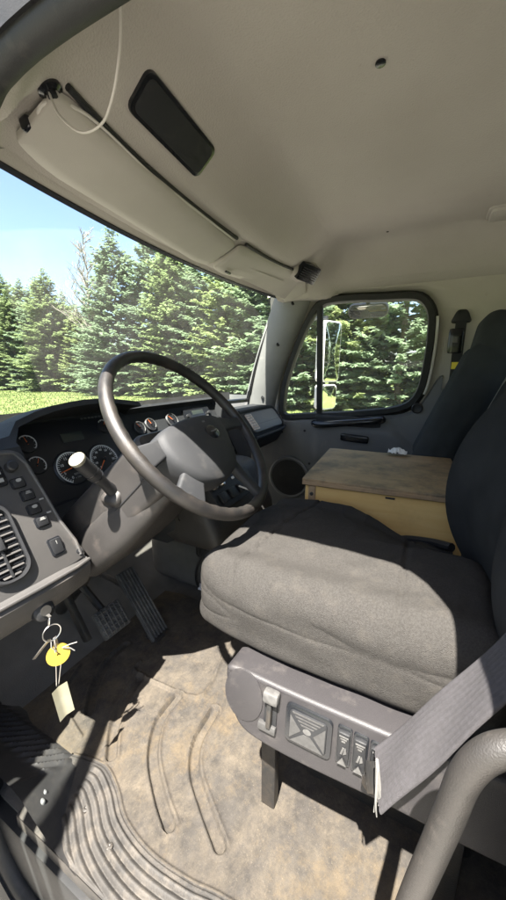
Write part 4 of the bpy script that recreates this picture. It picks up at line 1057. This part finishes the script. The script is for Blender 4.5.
# driver seat belt: broad webbing from the seat to the rear pillar, frayed end
db = thing('driver_seat_belt', 'broad grey seat belt webbing running up from the driver seat with a frayed white end', 'seat belt', (.395, .0, .44))
def beltrow(t):
    a = Vector((.425, .012, .475)).lerp(Vector((.425, -.107, .708)), t); c = Vector((.368, -.004, .440)).lerp(Vector((.370, -.105, .668)), t); return a, c
rows = []
for k in range(41):
    t = -.04 + 3.0 * k / 40; a, c = beltrow(t)
    if t > 1.2: 
        s_ = (t - 1.2); a = a + Vector((-.03 * s_, 0, 0)); c = c + Vector((-.03 * s_, 0, 0))
    d = (a - c).normalized(); nn_ = d.cross(Vector((0, -.119, .233)).normalized()).normalized()
    top_, bot_ = [], []
    for q in range(31):
        u = q / 30; p = a.lerp(c, u); h = .0018 + .0006 * abs(math.sin(u * math.pi * 10)) ; cu_ = .004 * math.sin(t * 2.2 + 1) * (2 * u - 1) ** 2 + .0015 * math.sin(t * 9 + u * 4)
        if u < .03 or u > .97: h = .0012
        top_.append(p + nn_ * (cu_ + h)); bot_.append(p + nn_ * (cu_ - h))
    rows.append(top_ + bot_[::-1])
B().loft(rows).build('webbing', 'belt', db, 60)
for k in range(6):
    a, c = beltrow(-.04); p = a.lerp(c, .62 + .03 * k) + Vector((-.003, .004, .03)); q = p + Vector((random.uniform(-.008, .004), random.uniform(-.008, .002), -.028 - random.random() * .028))
    B().tube(cat_rom([p + Vector((0, 0, .02)), p.lerp(q, .5) + Vector((random.uniform(-.006, .006), random.uniform(-.004, .004), 0)), q], 4), lambda t: .0020 - .0013 * t, 5).build('frayed_thread', 'fray', db)
a, c = beltrow(-.04)
B().box(fr(a.lerp(c, .5) + Vector((.012, .004, -.018)), (.057, .016, .035), (0, -.119, .233)), .036, .030, .008, .003).build('anchor_plate', 'darkmetal', db)
B().tube([a.lerp(c, .5) + Vector((.012, .004, -.03)), (.42, .02, .40)], .010, 8).build('anchor_bolt', 'darkmetal', db)
a, c = beltrow(2.9)
B().pillow(T(.335, a.y - .02, a.z + .01), .03, .05, .045, .02, 6).build('upper_anchor', 'black', db)

# grab handle beside the doorway
gh = thing('grab_handle', 'curved grey tubular grab handle at the rear edge of the driver doorway', 'handle', (.25, -.03, .0))
gp = cat_rom([Vector((0, 0, 1)) + (Vector(q) - Vector((0, 0, 1))) * 1.24 for q in ((.262, .012, .18), (.258, .0, .26), (.254, -.022, .42), (.251, -.034, .53), (.249, -.044, .61), (.2475, -.050, .66), (.247, -.055, .70), (.248, -.066, .728), (.251, -.084, .742), (.256, -.108, .746), (.262, -.135, .744), (.266, -.16, .735))], 6)
B().tube(gp, .0138, 16).build('tube', 'handle', gh, 60)
B().lathe([(.030, -.004), (.030, .012), (.02, .018), (.0155, .03)], T(gp[0].x, gp[0].y, gp[0].z), 18).build('foot_flange', 'handle', gh)
B().lathe([(.030, 0), (.030, .012), (.019, .016)], fr(gp[-1], (1, 0, 0), (0, .25, 1)), 18).build('wall_flange', 'handle', gh)

# ================================================================== PASSENGER SIDE SEATS
ps = thing('truck_seat', 'dark teal-grey high-backed passenger seat beside the rear pillar', 'seat', (1.80, .05, 0))
B().pillow(fr((1.80, -.13, .82), (1, 0, 0), (0, math.cos(.36), math.sin(.36))), .20, .075, .30, .065, 24, lambda p: (p.x * (1 - .18 * sst(0, .3, p.z)), p.y + (.02 * bump(abs(abs(p.x) - .16), .07) if p.y > 0 else 0), p.z)).build('backrest', 'fabricteal', ps, 70)
B().pillow(fr((1.80, -.215, 1.105), (1, 0, 0), (0, math.cos(.16), math.sin(.16))), .150, .062, .135, .058, 20, lambda p: (p.x * (1 - .12 * sst(0, .13, p.z)), p.y, p.z)).build('headrest', 'fabricteal', ps, 70)
B().pillow(T(1.80, .16, .46), .21, .26, .075, .06, 20).build('cushion', 'fabricteal', ps, 70)
B().box(T(1.80, .12, .195), .36, .44, .40, .02).build('pedestal', 'black', ps)
ms = thing('truck_seat', 'black low-backed middle seat behind the wooden box', 'seat', (1.36, -.30, 0))
B().pillow(fr((1.395, -.235, .74), (1, 0, 0), (0, math.cos(.33), math.sin(.33))), .185, .07, .265, .065, 24, lambda p: (p.x * (1 - .15 * sst(0, .25, p.z)), p.y, p.z)).build('backrest', 'fabricback', ms, 70)
B().box(T(1.395, -.36, .27), .34, .26, .55, .03).build('pedestal', 'black', ms)

# ================================================================== WOODEN BOX
bx = thing('wooden_box', 'plywood storage box with a worn dark lid between the seats', 'box', (1.315, .115, -.005))
ba = R(-1.5); XM = Matrix.Translation((1.318, .118, 0)) @ Matrix.Rotation(R(4), 4, 'Z')
BWX, BWY, BH = .46, .455, .628
B().box(XM @ T(-BWX / 2, 0, BH / 2 - .003), .018, BWY, BH, .002, 1).build('side_panel', 'ply', bx)
B().box(XM @ T(BWX / 2, 0, BH / 2 - .003), .018, BWY, BH, .002, 1).build('side_panel', 'ply', bx)
B().box(XM @ T(0, BWY / 2 + .006, BH / 2 - .003), BWX + .014, .014, BH - .004, .002, 1).build('end_panel', 'ply', bx)
B().box(XM @ T(0, -BWY / 2 - .006, BH / 2 - .003), BWX + .014, .014, BH - .004, .002, 1).build('end_panel', 'ply', bx)
b = B()
b.pillow(XM @ T(0, 0, BH + .011), BWX / 2 + .022, BWY / 2 + .022, .0125, .004, 20, lambda p: (p.x + .0015 * noise.noise(Vector((p.y * 30, 0, 0))), p.y, p.z + .001 * noise.noise(Vector((p.x * 12, p.y * 12, 0))))); b.build('lid', 'plytop', bx)
B().box(XM @ T(-BWX / 2 - .0225, 0, BH + .008), .0030, BWY + .036, .013, .001, 1).build('lid_edge', 'plyedge', bx)
B().box(XM @ T(-BWX / 2 - .012, BWY / 2 - .012, BH - .08), .008, .024, .155, .002, 1).build('corner_batten', 'plyedge', bx)
B().box(XM @ T(-BWX / 2 - .0115, -.03, BH - .012), .003, .028, .006, .001, 1).build('hinge', 'darkmetal', bx)
B().lathe([(.006, 0), (.006, .004), (0, .005)], XM @ fr((-BWX / 2 - .016, BWY / 2 - .012, BH - .030), (0, -1, 0), (0, 0, 1)), 12).build('screw', 'darkmetal', bx)
b = B()
def pap(i, j):
    u, v = i / 12 - .5, j / 10 - .5
    return (1.54 + .045 * v, .09 + .075 * u, .6535 + .006 + .022 * abs(noise.noise(Vector((u * 7, v * 7, 2)))) + .016 * (1 - 4 * u * u) * (1 - 4 * v * v))
b.grid(pap, 13, 11); tag(b.build('crumpled_paper', 'paper', None, 20), 'crumpled white paper lying at the back edge of the wooden box lid', 'paper')

# ================================================================== TREES AND GRASS
def spruce_mesh(seed, H, Rb, dens):
    rnd = random.Random(seed); v = []; f = []
    z = .25
    while z < H - .12:
        t = z / H; L0 = Rb * (1 - t ** 1.9) ** 1.0 * (.86 + .14 * math.sin(z * 2.1 + seed)) * (1 if t > .06 else .8) * (1 - .25 * t) + .10
        nb = max(5, int(13 * (1 - .5 * t))); ph0 = rnd.random() * 6.28
        for k in range(nb):
            if rnd.random() < .05: continue
            ph = ph0 + 6.283 * k / nb + rnd.uniform(-.3, .3); L = L0 * rnd.uniform(.66, 1.14)
            pitch = -.22 + .80 * t + rnd.uniform(-.14, .14)
            d = Vector((math.cos(ph), math.sin(ph), 0)); sd = Vector((-math.sin(ph), math.cos(ph), 0))
            n = max(3, int(L / .19 * dens)); zb_ = z + rnd.uniform(-.14, .14)
            for q in range(n):
                s = .30 + .70 * (q + rnd.random()) / n if L > .8 else (q + rnd.random()) / n
                c = d * (L * s) + Vector((0, 0, zb_ + math.tan(pitch) * L * s + .10 * L * s * s))
                w = (1.05 - .55 * s) * min(1, L) * .44
                for sg in (-1, 1, 0):
                    if sg == 0 and rnd.random() < .35: continue
                    a = rnd.uniform(.4, 1.05) * sg
                    dr = (d * math.cos(a) + sd * math.sin(a) + Vector((0, 0, rnd.uniform(-.65, .25)))).normalized()
                    ln = w * rnd.uniform(.55, 1.15) + .10; wd = ln * rnd.uniform(.20, .34)
                    sdv = dr.cross(Vector((rnd.uniform(-.7, .7), rnd.uniform(-.7, .7), 1))).normalized() * wd
                    i = len(v)
                    v += [c, c + dr * ln * .55 + sdv, c + dr * ln, c + dr * ln * .5 - sdv]; f.append((i, i + 1, i + 2, i + 3))
        z += (.25 + .08 * (1 - t)) / dens ** .5
    me = bpy.data.meshes.new('spruce_crown'); me.from_pydata([tuple(p) for p in v], [], f); return me
def trunk_mesh(H):
    b = B(); b.tube([(.04 * math.sin(k), .03 * math.cos(k * 1.3), H * k / 10) for k in range(11)], lambda t: .19 * (1 - t) + .015, 8)
    me = bpy.data.meshes.new('spruce_trunk'); me.from_pydata([tuple(p) for p in b.v], [], b.f); me.materials.append(M['bark']); return me
VAR = []
for k, (H, Rb, mt) in enumerate(((14.0, 3.7, 'spruceblue'), (13.2, 3.5, 'spruce'), (14.6, 3.6, 'spruce'), (13.6, 3.9, 'spruceblue'))):
    me = spruce_mesh(11 + k, H, Rb, 1.55); me.materials.append(M[mt]); VAR.append((me, trunk_mesh(H * .96)))
def put_spruce(x, y, s, var, rot, label, group):
    t = thing('spruce_tree', label, 'tree', (x, y, GZ - .02), group)
    wd_ = s * (1.18 if 5 < y < 29 else 1.34 if y > 29 else 1.05); t.rotation_euler.z = rot; t.scale = (wd_, wd_, s)
    for nm, me in (('crown', VAR[var][0]), ('trunk', VAR[var][1])):
        o = bpy.data.objects.new(nm, me); link(o, t)
ordn = ['first', 'second', 'third', 'fourth', 'fifth', 'sixth', 'seventh', 'eighth', 'ninth', 'tenth', 'eleventh', 'twelfth', 'thirteenth', 'fourteenth']
ordn += ['fifteenth', 'sixteenth', 'seventeenth', 'eighteenth', 'nineteenth', 'twentieth']
front = [(26.5, 57, .98, 1), (25.4, 53, .90, 0), (26.4, 49, 1.0, 2), (25.2, 45.4, .92, 1), (26.4, 41.8, .95, 3), (25.3, 38.4, .90, 2), (26.2, 35.0, .70, 1), (25.6, 31.4, .66, 3), (24.9, 27.4, 1.10, 0), (26.2, 24.0, 1.12, 3), (24.8, 20.6, 1.02, 2), (25.8, 17.2, 1.12, 0), (23.6, 13.8, 1.0, 1), (23.0, 10.4, 1.08, 3), (20.6, 7.2, .95, 0), (20.8, 4.2, 1.02, 2), (19.6, 1.4, .95, 3), (20.6, -1.8, 1.0, 1)]
for k, (x, y, s, vv) in enumerate(front):
    kind = 'bluish' if vv in (0, 3) else 'yellow-green'
    lab = f'{kind} spruce, {ordn[k]} from the left in the front row' + (' behind the windshield' if k < 13 else ' outside the cab')
    put_spruce(x, y, s, vv, k * 1.7, lab, 'spruces in the front row beyond the lawn')
back = [(30, 51, 1.0, 2), (30.5, 43, .92, 1), (30, 38, .80, 0), (30, 24, 1.15, 1), (30.5, 15.5, 1.1, 2), (30, 7, 1.1, 1), (30.5, -1, 1.1, 0)]
for k, (x, y, s, vv) in enumerate(back):
    put_spruce(x, y, s, vv, k * 2.3 + .5, f'spruce half hidden in the back row, {ordn[k]} from the left', 'spruces in the back row')
rear = [(24, -20, 1.0, 0), (18, -22, .9, 2), (21, -27, .95, 1), (26, -31, 1.0, 3), (16, -30, .9, 0), (20, -36, 1.0, 2), (13, -35, .95, 1)]
for k, (x, y, s, vv) in enumerate(rear):
    put_spruce(x, y, s, vv, k * 1.1, f'spruce standing behind the truck, seen only in the door mirror, {ordn[k]} from the road', 'spruces behind the truck')

# leafless tree rising between the spruces
bt = thing('bare_tree', 'tall leafless grey tree rising above the spruces', 'tree', (24.2, 30.2, GZ - .02))
rnd = random.Random(5); tb = B(); bb = B()
def limb(bld, p, d, L, r, depth):
    pts = [p]; q = p.copy(); dd = d.copy(); n = 5
    for k in range(n):
        dd = (dd + Vector((rnd.uniform(-.12, .12), rnd.uniform(-.12, .12), .05))).normalized(); q = q + dd * (L / n); pts.append(q.copy())
    bld.tube(pts, lambda t: r * (1 - .75 * t) + .004, 5, False, False)
    if depth:
        for k in range(6 if depth > 1 else 5):
            i = rnd.randint(1, n); a = rnd.uniform(0, 6.28); side = Vector((math.cos(a), math.sin(a), 0))
            limb(bld, pts[i], (dd * .75 + side * .7).normalized(), L * rnd.uniform(.35, .6), r * .45, depth - 1)
base = Vector((24.2, 30.2, GZ)); tp = [base + Vector((.12 * math.sin(k), .1 * math.cos(k), 14.2 * k / 10)) for k in range(11)]
tb.tube(tp, lambda t: .17 * (1 - t) + .02, 8); tb.build('trunk', 'barebark', bt)
for k in range(38):
    i = 3 + k % 7; a = k * 2.4; p = tp[i].lerp(tp[min(10, i + 1)], rnd.random())
    limb(bb, p, Vector((math.cos(a) * .75, math.sin(a) * .75, .75)).normalized(), 3.3 * (1.22 - i / 10), .055, 2)
bb.build('branches', 'barebark', bt)

# grass on the lawn between the added gravel and the trees
rnd = random.Random(3); v = []; f = []
for k in range(60000):
    d = 7.5 + 40 * rnd.random() ** 1.4; a = R(24 + 78 * rnd.random()); x, y = d * math.sin(a), d * math.cos(a)
    if x < 7 or x > 27: continue
    h = rnd.uniform(.03, .085) * (1 + d / 40); w = .006 * (1 + d / 10); an = rnd.random() * 3.14
    ex_, ey_ = math.cos(an) * w, math.sin(an) * w; i = len(v); lx_, ly_ = rnd.uniform(-.05, .05), rnd.uniform(-.05, .05)
    v += [(x - ex_, y - ey_, GZ), (x + ex_, y + ey_, GZ), (x + lx_, y + ly_, GZ + h)]; f.append((i, i + 1, i + 2))
me = bpy.data.meshes.new('grass'); me.from_pydata(v, [], f); me.materials.append(M['grass'])
o = bpy.data.objects.new('grass', me); link(o); o['kind'] = 'stuff'; o['label'] = 'short sunlit lawn grass beyond the truck'; o['category'] = 'grass'
